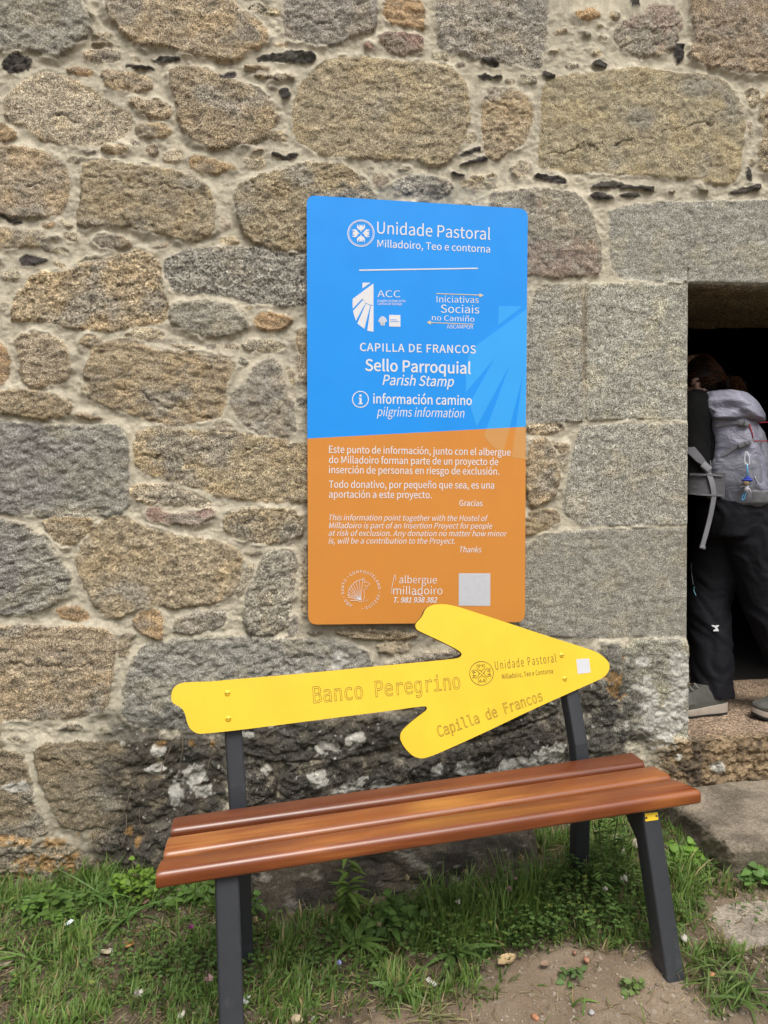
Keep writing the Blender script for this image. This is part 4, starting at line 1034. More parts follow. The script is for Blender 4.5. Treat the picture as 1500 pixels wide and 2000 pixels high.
# arrow board on the fronts of the two posts
pl = np.array(legs['lp'][3]); pl0 = np.array(legs['lp'][2]); pr = np.array(legs['rp'][3])
up = unit((legs['rp'][3] - legs['rp'][2] + pl - pl0)); bn = unit(np.cross(unit(pr - pl), up)); bn = bn if bn[1] < 0 else -bn
BT = .014
AR = Face(pl + bn * (.022 + BT), bn)
Z4 = lambda P: [(320 + x / 3.125, 1170 + y / 3.125) for x, y in P]
Z5 = lambda P: [(770 + x / 3.409, 1170 + y / 3.409) for x, y in P]
outline = Z4([(45, 590), (50, 560), (70, 530), (110, 510), (180, 506), (300, 503), (400, 492), (700, 467), (1000, 440), (1404, 400)]) + \
    Z5([(200, 418), (380, 400), (420, 395), (444, 385), (452, 368), (440, 350), (400, 325), (300, 275), (180, 220), (155, 207), (141, 188), (143, 168), (158, 148), (180, 125), (195, 100), (205, 72), (230, 48), (280, 34), (340, 34), (400, 45), (500, 75), (700, 140), (1000, 240), (1300, 335), (1345, 352), (1390, 380), (1425, 415), (1436, 450), (1425, 490), (1390, 525), (1340, 548), (1200, 610), (900, 745), (600, 890), (300, 1025), (220, 1055), (180, 1062), (130, 1050), (80, 1005), (45, 950), (38, 915), (50, 880), (90, 840), (150, 790), (205, 750), (218, 736), (219, 723), (210, 714), (190, 714), (100, 725)]) + \
    Z4([(1440, 674), (1000, 730), (500, 795), (240, 823), (200, 820), (160, 795), (140, 750), (133, 710), (120, 680), (95, 655), (60, 640), (46, 620)])
b = NB('yellow paint'); co = b.coord()
b.set(b.scalecol((.81, .545, .028), b.math('MULTIPLY', b.rng(b.noise(co, 9, 5), .3, .7, .94, 1.04), b.rng(b.noise(b.mapping(co, (60, 60, 240)), 1, 4, .7), .70, .76, 1, .8))), b.rng(b.noise(co, 30, 3), .3, .7, .40, .52)); b.b.inputs['Coat Weight'].default_value = .15; b.bump(b.noise(co, 500, 2), .06, .0006)
M_YEL = b.m; M_DARKEDGE = plain('dark board core', (.05, .04, .025), .7); M_ENG = plain('engraved line', (.16, .095, .012), .7); M_BLACK = plain('black print', (.03, .026, .02), .6)
P = np.array([AR.at(x, y) for x, y in chaikin(outline, 1)])
m = MB(); m.slab(P, bn, .004); board = m.build('backrest_board', M_YEL, bench)
cen = P.mean(0); m = MB(); m.slab(P - bn * .004, bn, BT - .0041); core = m.build('board_core', M_DARKEDGE, bench)
def TA(s_, a, b, cap, mat, **k): return AR.text(s_, a, b, cap, mat, bench, **k)
TA('Banco Peregrino', (612, 1373.5), (900, 1345), 32, M_ENG, font=F_MONO, outline=.00075, lift=.0002)
TA('Capilla de Francos', (857, 1440), (1061, 1368), 21.5, M_ENG, font=F_MONO, outline=.00075, lift=.0002)
TA('Unidade Pastoral', (968, 1308.5), (1087, 1293), 17, M_BLACK, off=-.012, spacing=1.12); TA('Milladoiro, Teo e Contorna', (981, 1326.5), (1080, 1315), 9.5, M_BLACK, off=-.002, spacing=1.05)
emb = [ring(940.5, 1315, 23.2) + [ring(940.5, 1315, 23.2)[0]]] + [d + [d[0]] for d in doves(940.5, 1315, 22, .1)]
AR.lines(emb, .0008, M_BLACK, bench, 'parish_emblem', .0002)
AR.poly([(1125.5, 1287.5), (1150.5, 1286), (1153.5, 1313.5), (1128.5, 1316.5)], M_CARD, bench, 'white_sticker')
for x, y in ((444, 1354), (446, 1404), (1097, 1280), (1103, 1326)):
    c = AR.at(x, y); X = U_; Y = np.cross(bn, X); m = MB(); m.ball(c - bn * .001, (.0082, .0082, .0046), 18, 10, np.array([X, Y, bn])); sc_ = m.build('screw', M_YEL, bench, True)
    m = MB(); m.slab([c + X * a_ + Y * b_ + bn * .0038 for a_, b_ in ((-.0062, -.0009), (.0062, -.0006), (.0062, .0011), (-.0062, .0008))], bn, .0008); m.build('screw_slot', M_ENG, sc_)
# small maker's plate on the right front leg
ft, fb, lg = legs['r']; t_ = unit(ft - fb); fn = unit(np.cross(U_, t_)); fn = fn if np.dot(fn, Vb) < 0 else -fn
PLt = Face(ft + fn * hw, fn)
PLt.poly([(1259.5, 1588.5), (1284.5, 1586), (1286, 1601), (1261, 1604.5)], M_YEL, lg, 'maker_plate', .0012, .0012)
for rx, ry in ((1262.8, 1597.5), (1282.6, 1593.6)): PLt.poly(ring(rx, ry, 2.0, n=12), M_BLACK, lg, 'plate_rivet', .0022, .0010)

# ---------------------------------------------------------------- plants
def leafmat(name, rough=.55, tr=.35):
    b = NB(name); c = b.attr('Col'); b.set(c, rough); b.put(b.b.inputs['Specular IOR Level'], .35)
    t = b.n('ShaderNodeBsdfTranslucent'); b.put(t.inputs[0], b.scalecol(c, 1.3)); x = b.n('ShaderNodeMixShader'); x.inputs[0].default_value = tr
    out = b.nt.nodes['Material Output']; b.nt.links.new(b.b.outputs[0], x.inputs[1]); b.nt.links.new(t.outputs[0], x.inputs[2]); b.nt.links.new(x.outputs[0], out.inputs[0])
    return b.m
M_LEAF = leafmat('leaf'); M_GRASS = leafmat('grass blade', .5, .3)
BLK = (A[0] - .02, B[0] + .05, min(A[1], B[1]) - .01)       # footing stone in plan
def near_wall(x, y):
    """0..1: how tall the growth is (long at the foot of the wall and under the bench)"""
    blk_ = sstep(.14, .0, np.maximum(np.abs(x - BLK[1] + .10) - .30, np.abs(y + .37) - .07)) * .75 + .25 * sstep(.14, .02, np.maximum(np.abs(x - (BLK[0] + BLK[1]) / 2) - .36, np.abs(y + .36) - .10))
    left_ = sstep(-.26, -.06, y) * sstep(-.1, -.35, x) * .5
    right_ = sstep(.30, .0, np.hypot((x - 1.02) / 1.0, (y + .42) / .8)) * .72
    return np.clip(np.maximum(np.maximum(blk_, left_), right_), 0, 1)
def blades(n, x0, x1, y0, y1, seed, thin=1.0):
    g = np.random.default_rng(seed)
    x = g.uniform(x0, x1, n); y = g.uniform(y0, y1, n)
    patch = fbm(x * 5.5, y * 5.5, 3, 301); fine = fbm(x * 17, y * 17, 2, 302)
    d = dirt(x, y); nw = near_wall(x, y)
    prob = np.clip(.42 + .75 * patch + .75 * fine + .35 * nw, .02, 1) * (1 - .985 * d) * thin
    inblk = (x > BLK[0]) & (x < BLK[1] - .02) & (y > BLK[2] + .02)
    st = (x > s1[0] + .02) & (y > s2[1] - .02)
    pv = (x > x0_ + .01) & (x < x0_ + .43) & (y > y0_ - .08) & (y < y0_ + .11)
    ok = (g.random(n) < prob) & ~inblk & ~st & ~pv & (y < -.02)
    x, y, patch, fine, nw, d = (q[ok] for q in (x, y, patch, fine, nw, d)); n = len(x)
    z = ground_h(x, y) - .003
    L = (.020 + .028 * g.random(n) + .03 * np.clip(patch, 0, 1)) + nw * (.015 + .11 * g.random(n) ** 2.2)
    az = 2.2 * math.pi * pn(x * 9, y * 9, 303) + g.normal(0, 1.1, n)
    lean = np.clip(g.normal(.85, .42, n), .1, 1.6) * (1 - .25 * nw); curl = g.uniform(.3, 1.3, n)
    wd = g.uniform(.0011, .0027, n) * (1 + .35 * nw) ; broad = g.random(n) < .20; wd[broad] *= 1.9
    K = 5; t = np.linspace(0, 1, K)
    V = np.zeros((n, K, 2, 3)); dirx, diry = np.cos(az), np.sin(az)
    px, pz = np.zeros(n), np.zeros(n)
    for k in range(K):
        a = lean * (.35 + .0) + curl * t[k] * lean
        if k: px = px + np.sin(a) * L / (K - 1); pz = pz + np.cos(np.minimum(a, 1.9)) * L / (K - 1)
        w_ = wd * (1 - t[k] ** 1.6 * .95)
        cx, cy = x + dirx * px, y + diry * px
        cz = np.maximum(z + pz, z + .002)
        for s_, sg in ((0, -1), (1, 1)):
            V[:, k, s_, 0] = cx - diry * w_ * sg; V[:, k, s_, 1] = cy + dirx * w_ * sg; V[:, k, s_, 2] = cz + .3 * w_ * sg
    V[..., 1] = np.minimum(V[..., 1], -.012)
    base = (np.arange(n) * K * 2)[:, None]
    q = np.concatenate([base + np.array([[k * 2, k * 2 + 1, k * 2 + 3, k * 2 + 2]]) for k in range(K - 1)])
    u = g.random(n)[:, None]; dry = (g.random(n) < .12 + .16 * d - .08 * nw)[:, None]
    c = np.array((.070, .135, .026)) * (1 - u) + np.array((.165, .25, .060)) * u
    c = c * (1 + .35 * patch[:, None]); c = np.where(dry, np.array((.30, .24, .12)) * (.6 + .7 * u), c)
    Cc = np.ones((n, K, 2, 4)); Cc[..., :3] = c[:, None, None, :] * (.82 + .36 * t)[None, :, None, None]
    return V.reshape(-1, 3), q, np.clip(Cc.reshape(-1, 4), .004, 1)
x0_, y0_ = x0, y0
def join(parts):
    V, Q, C = [], [], []; o = 0
    for v_, q_, c_ in parts: V.append(v_); Q.append(q_ + o); C.append(c_); o += len(v_)
    return np.concatenate(V), np.concatenate(Q), np.concatenate(C)
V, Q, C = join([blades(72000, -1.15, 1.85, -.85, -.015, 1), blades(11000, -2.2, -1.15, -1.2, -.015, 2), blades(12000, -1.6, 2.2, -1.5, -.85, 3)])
def litter(n, seed):
    g = np.random.default_rng(seed); x = g.uniform(-1.15, 1.85, n); y = g.uniform(-.95, -.03, n); d = dirt(x, y)
    ok = (g.random(n) < .75 - .55 * d + .4 * fbm(x * 7, y * 7, 2, 333)) & ~((x > BLK[0]) & (x < BLK[1]) & (y > BLK[2])) & ~((x > s1[0]) & (y > s2[1] - .02)); x, y = x[ok], y[ok]; n = len(x)
    z = ground_h(x, y) + g.uniform(.001, .010, n); a = g.uniform(0, 6.28, n); L = g.uniform(.012, .055, n); wd = g.uniform(.0005, .0012, n); bend = g.normal(0, .25, n); V = np.zeros((n, 3, 2, 3))
    for k, t in enumerate((0, .5, 1)):
        aa = a + bend * t; cx, cy = x + np.cos(aa) * L * t, y + np.sin(aa) * L * t
        for s_, sg in ((0, -1), (1, 1)): V[:, k, s_, 0] = cx - np.sin(aa) * wd * sg; V[:, k, s_, 1] = np.minimum(cy + np.cos(aa) * wd * sg, -.012); V[:, k, s_, 2] = z + g.normal(0, .002, n) * t
    b_ = (np.arange(n) * 6)[:, None]; q = np.concatenate([b_ + np.array([[k * 2, k * 2 + 1, k * 2 + 3, k * 2 + 2]]) for k in (0, 1)]); u = g.random((n, 1)); c = np.array((.17, .125, .070)) * (1 - u) + np.array((.42, .345, .20)) * u
    C = np.ones((n, 6, 4)); C[..., :3] = c[:, None, :]; return V.reshape(-1, 3), q, C.reshape(-1, 4)
Vl, Ql, Cl = litter(9000, 77)
tag(grid_obj('dry_grass_litter', Vl, Ql, M_GRASS, None, {'Col': Cl}), 'pale dead grass stalks lying over the soil between the green blades', 'dry grass', kind='stuff')
def gravel(n, seed):
    g = np.random.default_rng(seed); ico = MB(); ico.ball((0, 0, 0), 1, 6, 4); B0 = np.array(ico.V); F0 = np.array([f for f in ico.F]); x = g.uniform(-1.1, 1.8, n); y = g.uniform(-.95, -.05, n); ok = (g.random(n) < .12 + .8 * dirt(x, y)) & ~((x > s1[0]) & (y > s2[1] - .02)); x, y = x[ok], y[ok]; n = len(x)
    r = .0010 + .0032 * g.random(n) ** 3; S = g.uniform(.6, 1.3, (n, 1, 3)) * r[:, None, None]; V = B0[None] * (1 + g.normal(0, .12, (n, len(B0), 1))) * S + np.stack([x, y, ground_h(x, y) + r * .3], -1)[:, None]
    q = (F0[None] + (np.arange(n) * len(B0))[:, None, None]).reshape(-1, 4); u = g.random((n, 1)); c = np.array((.15, .115, .08)) * (1 - u) + np.array((.40, .34, .27)) * u; C = np.ones((n, len(B0), 4)); C[..., :3] = c[:, None, :]
    return V.reshape(-1, 3), q, C.reshape(-1, 4)
Vl, Ql, Cl = gravel(9000, 78); b = NB('grit'); b.set(b.attr('Col'), .9)
tag(grid_obj('gravel', Vl, Ql, b.m, None, {'Col': Cl}), 'fine grit and tiny stones strewn over the bare soil', 'gravel', kind='stuff')
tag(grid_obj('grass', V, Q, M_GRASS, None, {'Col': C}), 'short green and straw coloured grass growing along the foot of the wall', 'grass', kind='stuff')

class Leaves:
    def __init__(s): s.m = MB(); s.c = []
    def leaf(s, p, d, n, L, w_, col, fold=.25, droop=.3, tip=1.0):
        p = np.asarray(p, float); d = unit(d); n = unit(n - d * np.dot(n, d)); x = np.cross(d, n); T = [0, .12, .35, .6, .82, 1]; W = [.06, .55, 1, .88, .5, .03 * tip]
        V = []
        for t, q in zip(T, W):
            c = p + d * L * t - n * L * droop * t * t
            V += [c - x * w_ * q + n * w_ * q * fold, c, c + x * w_ * q + n * w_ * q * fold]
        F = [(i * 3 + k, i * 3 + k + 1, i * 3 + k + 4, i * 3 + k + 3) for i in range(5) for k in (0, 1)]
        s.m.add(V, F); s.c += [(*(np.array(col) * (1.0 if i % 3 != 1 else 1.25)), 1) for i in range(len(V))]
    def stem(s, P, r, col, n=5):
        k = len(s.m.V); s.m.tube(P, r, n); s.c += [(*col, 1)] * (len(s.m.V) - k)
    def build(s, name, parent=None, mat=None): return s.m.build(name, mat or M_LEAF, parent, True, attrs={'Col': np.clip(np.array(s.c), .004, 1)})
def gpt(px, py):
    p = on_z(px, py, 0); return on_z(px, py, float(ground_h(p[0], p[1])))
# clover ground cover
g = random.Random(9); cl = Leaves()
def clover(x, y, h, s_, col):
    z = float(ground_h(x, y)); a = g.uniform(0, 6.28); tilt = np.array([g.gauss(0, .3), g.gauss(0, .3) - .15, 1]); top_ = np.array([x + g.gauss(0, .012), y + g.gauss(0, .012), z + h])
    if top_[1] > -.02: return
    cl.stem([(x, y, z), (x, y, z + h * .6), top_], .0006, (.09, .14, .04), 3)
    for k in range(3):
        t = a + k * 2.094; cl.leaf(top_, np.array([math.cos(t), math.sin(t), g.uniform(-.1, .35)]), tilt, s_, s_ * .52, col, .12, .1, 14)
for cx_, cy_, sp, n_, hh in [(1050, 1800, .12, 520, .07), (1000, 1840, .10, 260, .05), (1120, 1760, .10, 260, .09), (930, 1760, .12, 240, .09), (380, 1905, .10, 300, .03), (300, 1880, .12, 120, .025), (200, 1800, .16, 140, .03), (860, 1810, .12, 240, .06), (650, 1880, .14, 160, .03), (1200, 1800, .06, 140, .06), (1390, 1730, .12, 200, .03), (560, 1880, .1, 120, .03), (80, 1900, .14, 80, .03), (90, 1770, .10, 90, .05)]:
    c0 = gpt(cx_, cy_)
    for _ in range(n_):
        x, y = c0[0] + g.gauss(0, sp), c0[1] + g.gauss(0, sp * .7)
        if dirt(np.array([x]), np.array([y]))[0] > .5 or (BLK[0] < x < BLK[1] and y > BLK[2]) or (x > s1[0] + .04 and y > s2[1] - .02): continue
        u = g.random(); col = np.array((.065, .125, .030)) * (1 - u) + np.array((.12, .20, .05)) * u
        if g.random() < .035: col = np.array((.19, .23, .05))
        clover(x, y, hh * g.uniform(.3, 1.2), g.uniform(.0045, .0085), col)
tag(cl.build('clover'), 'low green clover leaves spread through the grass under the bench', 'clover', kind='stuff')

def bush(px, py, label, n, rad, h, leaf, col, cat='plant', name='leafy_plant', narrow=.55, seed=0, up_=.4):
    p = gpt(px, py); r = random.Random(seed); root = empty(name, p, label, cat); fo, stm = Leaves(), Leaves()
    for k in range(n):
        a = r.uniform(0, 6.28); q = math.sqrt(r.random()) * rad; e = p + np.array([math.cos(a) * q, min(math.sin(a) * q * .7, -.03 - p[1]), h * r.uniform(.35, 1) * (1 - .5 * q / rad)])
        b0_ = p + np.array([math.cos(a) * q * .3, math.sin(a) * q * .2, 0]); P = [b0_, b0_ * .5 + e * .5 + np.array([0, 0, .01]), e]
        if k % 2 == 0: stm.stem(P, .0009, (.10, .13, .05), 4)
        for j in range(3):
            t = r.uniform(0, 6.28); u = r.uniform(.7, 1.25)
            fo.leaf(e + np.array([r.gauss(0, .006), r.gauss(0, .004), r.gauss(0, .006) - j * .010]), np.array([math.cos(t), math.sin(t), r.uniform(-.2, .6)]), np.array([r.gauss(0, .3), -.5 + r.gauss(0, .3), 1]), leaf * r.uniform(.7, 1.25), leaf * narrow * .5 * r.uniform(.85, 1.2), np.array(col) * u)
    fo.build('foliage', root); stm.build('stem', root); return root
bush(262, 1752, 'bright green small leaved plant at the wall foot left of the bench', 60, .062, .115, .017, (.15, .25, .035), narrow=1.05, seed=1)
bush(1335, 1682, 'bright green broad leaved seedling clump right of the bench beside the stone step', 26, .050, .07, .028, (.15, .27, .04), narrow=.95, seed=2)
bush(763, 1822, 'dark green oval leaved plant against the footing stone under the bench', 34, .085, .13, .030, (.085, .16, .035), narrow=.7, seed=3)
bush(100, 1785, 'leafy nettle like plant at the wall foot in the far left', 34, .10, .08, .030, (.10, .18, .035), narrow=.6, seed=4)
bush(370, 1760, 'green toothed leaf plant behind the left bench leg', 26, .07, .075, .034, (.095, .17, .035), narrow=.5, seed=5)
bush(490, 1800, 'small round leaved plant right beside the left bench leg', 16, .035, .10, .020, (.085, .16, .035), narrow=.9, seed=6)
bush(1120, 1908, 'tiny green herb alone at the edge of the bare soil', 16, .028, .018, .020, (.10, .17, .05), narrow=.6, seed=7)
bush(1480, 1722, 'green weed in front of the stone step at the right edge', 14, .05, .05, .030, (.11, .20, .05), narrow=.7, seed=8)
bush(1240, 1925, 'low green herb at the foot of the right front bench leg', 10, .03, .012, .018, (.12, .18, .05), narrow=.8, seed=12)
def weed(px, py, label, hts, seed, col=(.11, .19, .05), leaf=.032):
    p = gpt(px, py); r = random.Random(seed); root = empty('tall_weed', p, label, 'plant'); fo, stm = Leaves(), Leaves()
    for h in hts:
        b0_ = p + np.array([r.gauss(0, .03), r.gauss(0, .02), 0]); e = b0_ + np.array([r.gauss(0, .02), r.gauss(-.005, .012), h]); P = spline([b0_, (b0_ + e) / 2 + np.array([r.gauss(0, .008), 0, 0]), e], 8)
        stm.stem(P, .0012, (.10, .15, .05))
        for k in range(3, len(P)):
            for j in range(2):
                t = r.uniform(0, 6.28); fo.leaf(P[k], np.array([math.cos(t), math.sin(t) * .8, r.uniform(.1, .8)]), NZ, leaf * r.uniform(.6, 1.2), leaf * .13, np.array(col) * r.uniform(.75, 1.3), .2, .5)
    fo.build('foliage', root); stm.build('stem', root)
weed(1185, 1762, 'tall feathery green weed between the two right bench legs', [.24, .20, .17, .22, .13], 1)
weed(1240, 1745, 'pale slender weed just left of the right front bench leg', [.13, .16, .10], 2, (.13, .20, .06), .028)
weed(690, 1812, 'tall broad bladed grass standing against the footing stone', [.26, .14], 3, (.12, .19, .04), .055)
def rosette(px, py, label, n, L, w_, seed, col=(.085, .145, .04), jit=0.0):
    p = gpt(px, py); r = random.Random(seed); fo = Leaves(); root = empty('rosette_weed', p, label, 'plant')
    for k in range(n):
        a = k * 2.4 + r.uniform(-.3, .3); fo.leaf(p + NZ * .004 + np.array([r.gauss(0, jit), r.gauss(0, jit), 0]), np.array([math.cos(a), math.sin(a), r.uniform(.15, 1.1)]), NZ + np.array([r.gauss(0, .3), r.gauss(0, .3), 0]), L * r.uniform(.4 if jit else .7, 1.2), w_ * r.uniform(.8, 1.2), np.array(col) * r.uniform(.8, 1.25), .3, .55)
    fo.build('foliage', root)
rosette(885, 1868, 'plantain with long narrow leaves in the grass below the bench middle', 16, .12, .008, 1)
rosette(768, 1935, 'small plantain with pointed leaves at the edge of the bare soil', 13, .07, .007, 2, (.10, .165, .05))
rosette(690, 1850, 'broad plantain rosette under the left half of the bench', 15, .10, .010, 3, (.11, .19, .045))
rosette(1450, 1950, 'flattened coarse grass tuft at the right edge on bare soil', 38, .12, .0028, 4, (.105, .17, .045), .03)
rosette(1400, 1890, 'sprawling grass tuft in front of the flat paving stone', 34, .10, .0024, 5, (.12, .17, .05), .03)
rosette(850, 1985, 'dry pale grass tuft at the lower edge of the picture', 46, .075, .0018, 6, (.22, .21, .10), .018)
rosette(60, 1880, 'coarse grass tuft at the far left of the lawn', 40, .10, .0028, 7, (.12, .20, .05), .02)
rosette(190, 1760, 'long bladed grass tuft leaning from the wall on the left', 36, .15, .0028, 8, (.11, .20, .05), .02)
rosette(240, 1800, 'wide bladed arching grass tuft left of the bench', 22, .13, .0042, 9, (.11, .20, .05), .015)
# flower heads
def flower(px, py, r, col, label, name='clover_flower', group=None, h=.06, seed=0):
    q = random.Random(seed); top_ = at(px, py, 1.0); d = ray(px, py)
    # the head stands h above the ground on the same line of sight
    p = on_z(px, py, h); zg = float(ground_h(p[0], p[1])); p = on_z(px, py, zg + h); gnd = np.array([p[0] + q.gauss(0, .012), p[1] + .004, zg])
    root = empty(name, gnd, label, 'flower', group); hd, stm = Leaves(), Leaves()
    for k in range(34):
        v_ = unit([q.gauss(0, 1), q.gauss(0, 1), q.gauss(.35, .8)]); hd.leaf(p + v_ * r * .2, v_, np.array([v_[1], -v_[0], .4]), r, r * .22, np.array(col) * q.uniform(.7, 1.15), .3, .2)
    stm.stem(spline([gnd, (gnd + p) / 2 + np.array([q.gauss(0, .004), 0, 0]), p], 5), .0008, (.12, .17, .06))
    hd.build('flower_head', root); stm.build('stem', root)
WH, BF, PK, MG = (.62, .60, .54), (.42, .34, .20), (.55, .36, .36), (.42, .08, .30)
GW, GB = 'white clover flowers in the grass', 'faded clover heads under the bench'
for k, a_ in enumerate([(270, 1939, .010, WH, 'white clover flower in the grass left of the near bench leg', GW), (407, 1912, .010, PK, 'pinkish clover flower touching the left bench leg', GW), (372, 1811, .007, MG, 'small magenta flower in the grass under the left end of the seat', None),
      (1218, 1716, .009, WH, 'white clover flower nearest the right front bench leg', GW), (1182, 1736, .006, WH, 'small white flower left of the clover flower by the right leg', GW), (1017, 1676, .010, BF, 'tan clover head in front of the footing stone, highest under the bench', GB),
      (908, 1703, .008, BF, 'straw coloured seed head left of the tan clover head', GB), (1006, 1715, .005, PK, 'tiny pinkish bud under the tan clover head', GB), (994, 1736, .008, PK, 'drooping pinkish clover head in the middle of the grass', GB),
      (794, 1715, .009, BF, 'cream seed head before the dark footing stone', GB), (846, 1787, .008, BF, 'cream seed head low among the plantain leaves', GB), (740, 1806, .007, BF, 'brownish seed head among the broad grass blades', GB), (894, 1762, .007, WH, 'pale closed flower bud beside the plantain', GB),
      (471, 1804, .009, BF, 'yellowish seed head in front of the left rear post', GB), (497, 1796, .009, BF, 'yellowish seed head just right of the left bench legs', GB), (662, 1880, .006, (.42, .44, .72), 'single pale blue speedwell flower in the grass', None)]):
    flower(a_[0], a_[1], a_[2], a_[3], a_[4], 'clover_flower' if a_[5] else 'wild_flower', a_[5], .05 if a_[1] > 1780 else .09, k)
# fallen leaves and scraps
def scrap(px, py, L, w_, ang, col, label, cat='leaf', name='dry_leaf', group=None, curl=.4, seed=0, z=.012, square=False):
    p = gpt(px, py) + NZ * z; p0 = np.array(p); r = random.Random(seed); m = MB(); nu, nv = 9, 5; V = []
    for i in range(nu):
        t = i / (nu - 1)
        for j in range(nv):
            s_ = j / (nv - 1) * 2 - 1; wv = w_ * (1 if square else math.sin(math.pi * (t * .9 + .05)) ** .8)
            x, y = (t - .5) * L, s_ * wv; zz = curl * (s_ * s_ * wv * .8 + .5 * L * (t - .5) ** 2) + r.gauss(0, .0008)
            V.append(p0 + np.array([x * math.cos(ang) - y * math.sin(ang), x * math.sin(ang) + y * math.cos(ang), zz]))
    F = [(i * nv + j, i * nv + j + 1, (i + 1) * nv + j + 1, (i + 1) * nv + j) for i in range(nu - 1) for j in range(nv - 1)]
    V2 = np.array(V); n = len(V2); VV = np.concatenate([V2, V2 - NZ * .0012]); F2 = F + [tuple(q + n for q in f[::-1]) for f in F]
    edge = [i * nv for i in range(nu)] + [(nu - 1) * nv + j for j in range(1, nv)] + [i * nv + nv - 1 for i in range(nu - 2, -1, -1)] + [j for j in range(nv - 2, 0, -1)]
    F2 += [(edge[i], edge[i] + n, edge[(i + 1) % len(edge)] + n, edge[(i + 1) % len(edge)]) for i in range(len(edge))]
    return tag(obj(name, VV, F2, plain(name + str(seed), col, .8, .25, 90), None, True, p0), label, cat, group)
GL = 'dry fallen leaves in the grass'
for k, a_ in enumerate([(990, 1884, .060, .018, .5, (.46, .33, .18), 'big pale tan dry leaf curled at the edge of the bare soil'), (253, 1853, .030, .012, 1.2, (.42, .20, .07), 'orange dry leaf standing in the grass left of the bench'),
      (152, 1862, .028, .009, .2, (.44, .22, .10), 'small orange dry leaf in the lower left grass'), (216, 1806, .040, .010, .7, (.40, .30, .20), 'tan folded dry leaf in the grass below the leafy plant'), (345, 1752, .050, .022, .4, (.36, .27, .18), 'tan dry leaf at the wall foot under the left end of the seat'),
      (283, 1768, .032, .014, 1.4, (.20, .115, .085), 'reddish brown dry leaf below the left end of the seat'), (588, 1860, .035, .010, .3, (.40, .28, .16), 'brown dry leaf in the grass right of the left bench leg'), (1065, 1892, .026, .010, .1, (.26, .18, .12), 'dark brown dry leaf on the bare soil beside the big tan leaf'), (205, 1868, .035, .008, 2.6, (.42, .36, .24), 'straw coloured leaf shred in the lower left grass'), (10, 1890, .045, .016, .5, (.36, .30, .22), 'grey tan dry leaf at the left edge of the grass')]):
    scrap(*a_, group=GL, seed=k)
scrap(842, 1923, .034, .0055, -1.0, (.66, .66, .66), 'white torn paper scrap on the soil below the bench middle', 'scrap', 'paper_scrap', None, .3, 20, .006, True)
scrap(136, 1823, .026, .007, 1.1, (.60, .68, .68), 'pale bluish white paper scrap in the left grass', 'scrap', 'paper_scrap', None, .4, 21, .03, True)
scrap(481, 1963, .026, .008, 1.4, (.58, .60, .60), 'crumpled white scrap touching the left bench leg near the bottom', 'scrap', 'paper_scrap', None, .5, 22, .01, True)
# dry creeper stems on the wall
def creeper(pts, label, seed):
    r = random.Random(seed); P = spline([on_wall(x, y, -.045) + np.array([r.gauss(0, .003), r.gauss(0, .004), 0]) for x, y in pts], 6)
    m = MB(); m.tube(P, np.linspace(.0017, .0007, len(P)), 6)
    tag(m.build('dry_creeper', plain('dry stem ' + str(seed), (.16, .125, .085), .85), None, True), label, 'creeper', 'dry creeper stems on the lower wall')
creeper([(352, 1425), (357, 1460), (353, 1500), (356, 1540)], 'dry creeper stem hanging straight beside the white lichen', 1)
creeper([(418, 1445), (410, 1480), (400, 1515), (378, 1548)], 'dry creeper stem curving just left of the left rear post', 2)
creeper([(332, 1462), (318, 1500), (305, 1545)], 'short dry creeper stem left of the white lichen', 3)
creeper([(256, 1545), (240, 1590), (212, 1625), (197, 1660)], 'long dry creeper stem running down to the lower left of the wall', 4)
creeper([(250, 1590), (246, 1620), (240, 1655)], 'thin dry creeper stem beside the long one near the seat end', 5)
creeper([(272, 1580), (276, 1610), (290, 1640)], 'thin dry creeper stem nearest the left end of the seat', 6)

# ---------------------------------------------------------------- person in the doorway
from mathutils.bvhtree import BVHTree
def bvh(o):
    W = wloc(o); return BVHTree.FromPolygons([Vector(np.array(v.co) + W) for v in o.data.vertices], [tuple(p.vertices) for p in o.data.polygons])
def hit(tree, px, py, lift=.002, fallback=2.6):
    d = unit(ray(px, py)); h = tree.ray_cast(Vector(CAM), Vector(d))
    if h[0] is None: return CAM + ray(px, py) * fallback
    return np.array(h[0]) - d * lift
def loft(m, pts, ra, rb, side, n=18, k=6, exp=2.0):
    """closed limb through pts: half widths ra along side, rb across; rounded caps"""
    P = spline(pts, k); q = len(pts); tt = np.linspace(0, q - 1, len(P)); A_ = np.interp(tt, range(q), ra); B2 = np.interp(tt, range(q), rb)
    T = np.gradient(P, axis=0); V = []
    S = np.asarray(side, float); S = np.broadcast_to(S, (q, 3)); S = np.stack([np.interp(tt, range(q), S[:, i]) for i in range(3)], -1)
    for p, t, a, b_, s_ in zip(P, T, A_, B2, S):
        t = unit(t); x = unit(s_ - t * np.dot(s_, t)); y = np.cross(t, x)
        for j in range(n):
            c, s2 = math.cos(j * 2 * math.pi / n), math.sin(j * 2 * math.pi / n)
            V.append(p + x * a * math.copysign(abs(c) ** (2 / exp), c) + y * b_ * math.copysign(abs(s2) ** (2 / exp), s2))
    F = [(i * n + j, i * n + (j + 1) % n, (i + 1) * n + (j + 1) % n, (i + 1) * n + j) for i in range(len(P) - 1) for j in range(n)] + [tuple(range(n))[::-1], tuple(range((len(P) - 1) * n, len(P) * n))]
    m.add(V, F)
